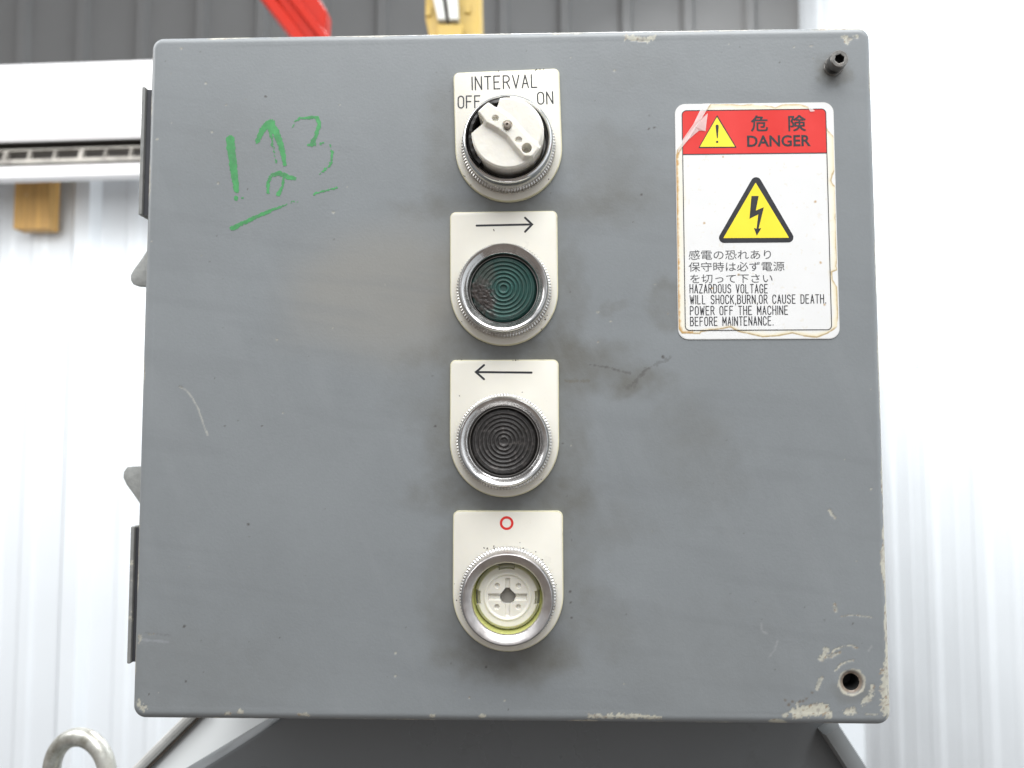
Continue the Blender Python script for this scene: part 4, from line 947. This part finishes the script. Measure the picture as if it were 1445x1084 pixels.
MB().flat(arc(e3_[0], e3_[1], 0.48, 0.48, 0, 345, 14), yi - 0.13).build('exclamation_mark', M['ink'], st)
MB().flat(tri((102.1,79.6), (85,50.3), (118,50.3), 2.1), yi).build('voltage_triangle', M['ink'], st)
MB().flat(tri((101.8,75.2), (88.3,52.3), (114.8,52.2), 0.15), yi - 0.05).build('triangle_face', M['yellow'], st)
bolt = [(100,69.6), (102.9,69.6), (101.6,63.5), (104.9,64.9), (102.6,56.1), (103.7,56.3), (101.8,53.2), (100.7,56.4), (101.8,56), (102.6,62), (99,60.2)]
MB().flat(bolt[::-1] if sum(bolt[i][0] * bolt[(i + 1) % 11][1] - bolt[(i + 1) % 11][0] * bolt[i][1] for i in range(11)) < 0 else bolt, yi - 0.10).build('lightning_arrow', M['ink'], st)
def font_text(name, s_, x0, x1, zb, h, off, m, parent, y, bold=0.0):
    cu_ = bpy.data.curves.new(name, 'FONT'); cu_.body = s_; cu_.size = 1.0; cu_.offset = off; cu_.resolution_u = 3
    tmp = bpy.data.objects.new(name, cu_); scene.collection.objects.link(tmp)
    bpy.context.view_layer.update()
    me = bpy.data.meshes.new_from_object(tmp.evaluated_get(bpy.context.evaluated_depsgraph_get()))
    n = len(me.vertices); a = np.zeros(n * 3, dtype=np.float32); me.vertices.foreach_get('co', a); a = a.reshape(-1, 3)
    fs = [tuple(p.vertices) for p in me.polygons]
    
    bpy.data.objects.remove(tmp); bpy.data.curves.remove(cu_); bpy.data.meshes.remove(me)
    lo, hi = a.min(0), a.max(0)
    v = np.stack([x0 + (a[:, 0] - lo[0]) / (hi[0] - lo[0]) * (x1 - x0), np.full(n, y), zb + (a[:, 1] - lo[1]) / (hi[1] - lo[1]) * h], -1)
    if bold:
        v = np.concatenate([v + np.array((bold * math.cos(k), -0.004 * i, bold * math.sin(k))) for i, k in enumerate((0.78, 2.36, 3.93, 5.5))])
        fs = [tuple(j + i * n for j in f_) for i in range(4) for f_ in fs]
    return obj(name, v, fs, m, parent)
p0, p1 = (98.7,90), (124.5,94.8)
font_text('lettering', 'DANGER', p0[0], p1[0], p0[1] + 0.05, p1[1] - p0[1], 0.022, M['ink'], st, yi - 0.05)
p0, p1 = (100.5,96.6), (107.2,103.1); font_text('lettering', '危', p0[0], p1[0], p0[1], p1[1] - p0[1], 0.0, M['ink'], st, yi - 0.05, 0.16)
p0, p1 = (115.7,96.5), (122.6,103); font_text('lettering', '険', p0[0], p1[0], p0[1], p1[1] - p0[1], 0.0, M['ink'], st, yi - 0.05, 0.16)
ja, jb = (74.2,43.5), (107.4,47.4); font_text('lettering', '感電の恐れあり', ja[0], jb[0], ja[1], jb[1] - ja[1], 0.0, M['thin_ink'], st, yi)
ja, jb = (74.1,38.6), (112.7,42.5); font_text('lettering', '保守時は必ず電源', ja[0], jb[0], ja[1], jb[1] - ja[1], 0.0, M['thin_ink'], st, yi)
ja, jb = (74.7,33.8), (107.8,37.4); font_text('lettering', 'を切って下さい', ja[0], jb[0], ja[1], jb[1] - ja[1], 0.0, M['thin_ink'], st, yi)
for s_, a, b in (('HAZARDOUS VOLTAGE', (74.5,29.9), (105.7,29.7)), ('WILL SHOCK,BURN,OR CAUSE DEATH.', (74.5,25.4), (128.9,25.4)), ('POWER OFF THE MACHINE', (74.5,20.9), (113.6,20.9)), ('BEFORE MAINTENANCE.', (74.5,16.5), (107.7,16.6))):
    letters(MB(), s_, a, b, 3.45, 0.36, yi, 0.30, 0.62).build('lettering', M['ink'], st)
# peeled film folded over the top left corner of the sticker
fp = MB()
fp.add([(x_, y_, z_) for (x_, z_), y_ in zip([(81.1,108.4), (84,108.4), (80.4,102.2), (75.1,93.9), (70.3,87.7), (71,91.3), (76.9,99.8)], [-.62, -.7, -.9, -.9, -.55, -.62, -1.0])], [(6, 2, 1, 0), (5, 3, 2, 6), (5, 4, 3)])
fp.build('peeling_film', M['film'], st)
fp = MB()
fp.add([(x_, y_, z_) for (x_, z_), y_ in zip([(82.8,104.2), (81.8,96.8), (79.2,97.1), (76.8,95.1), (73.3,91.8), (77.5,98.6), (80.4,102.2)], [-.9, -.62, -.6, -.6, -.55, -1.0, -1.1])], [(6, 5, 2, 1, 0), (5, 4, 3, 2)])
fp.build('peeling_film', M['film'], st)
fp = MB()
fp.add([(x_, y_, z_) for (x_, z_), y_ in zip([(123.5,106.4), (124.7,106.7), (126.4,104.6), (124.6,104.4)], [-.6, -.6, -.7, -.65])], [(3, 2, 1, 0)]); fp.build('peeling_film', M['film'], st)
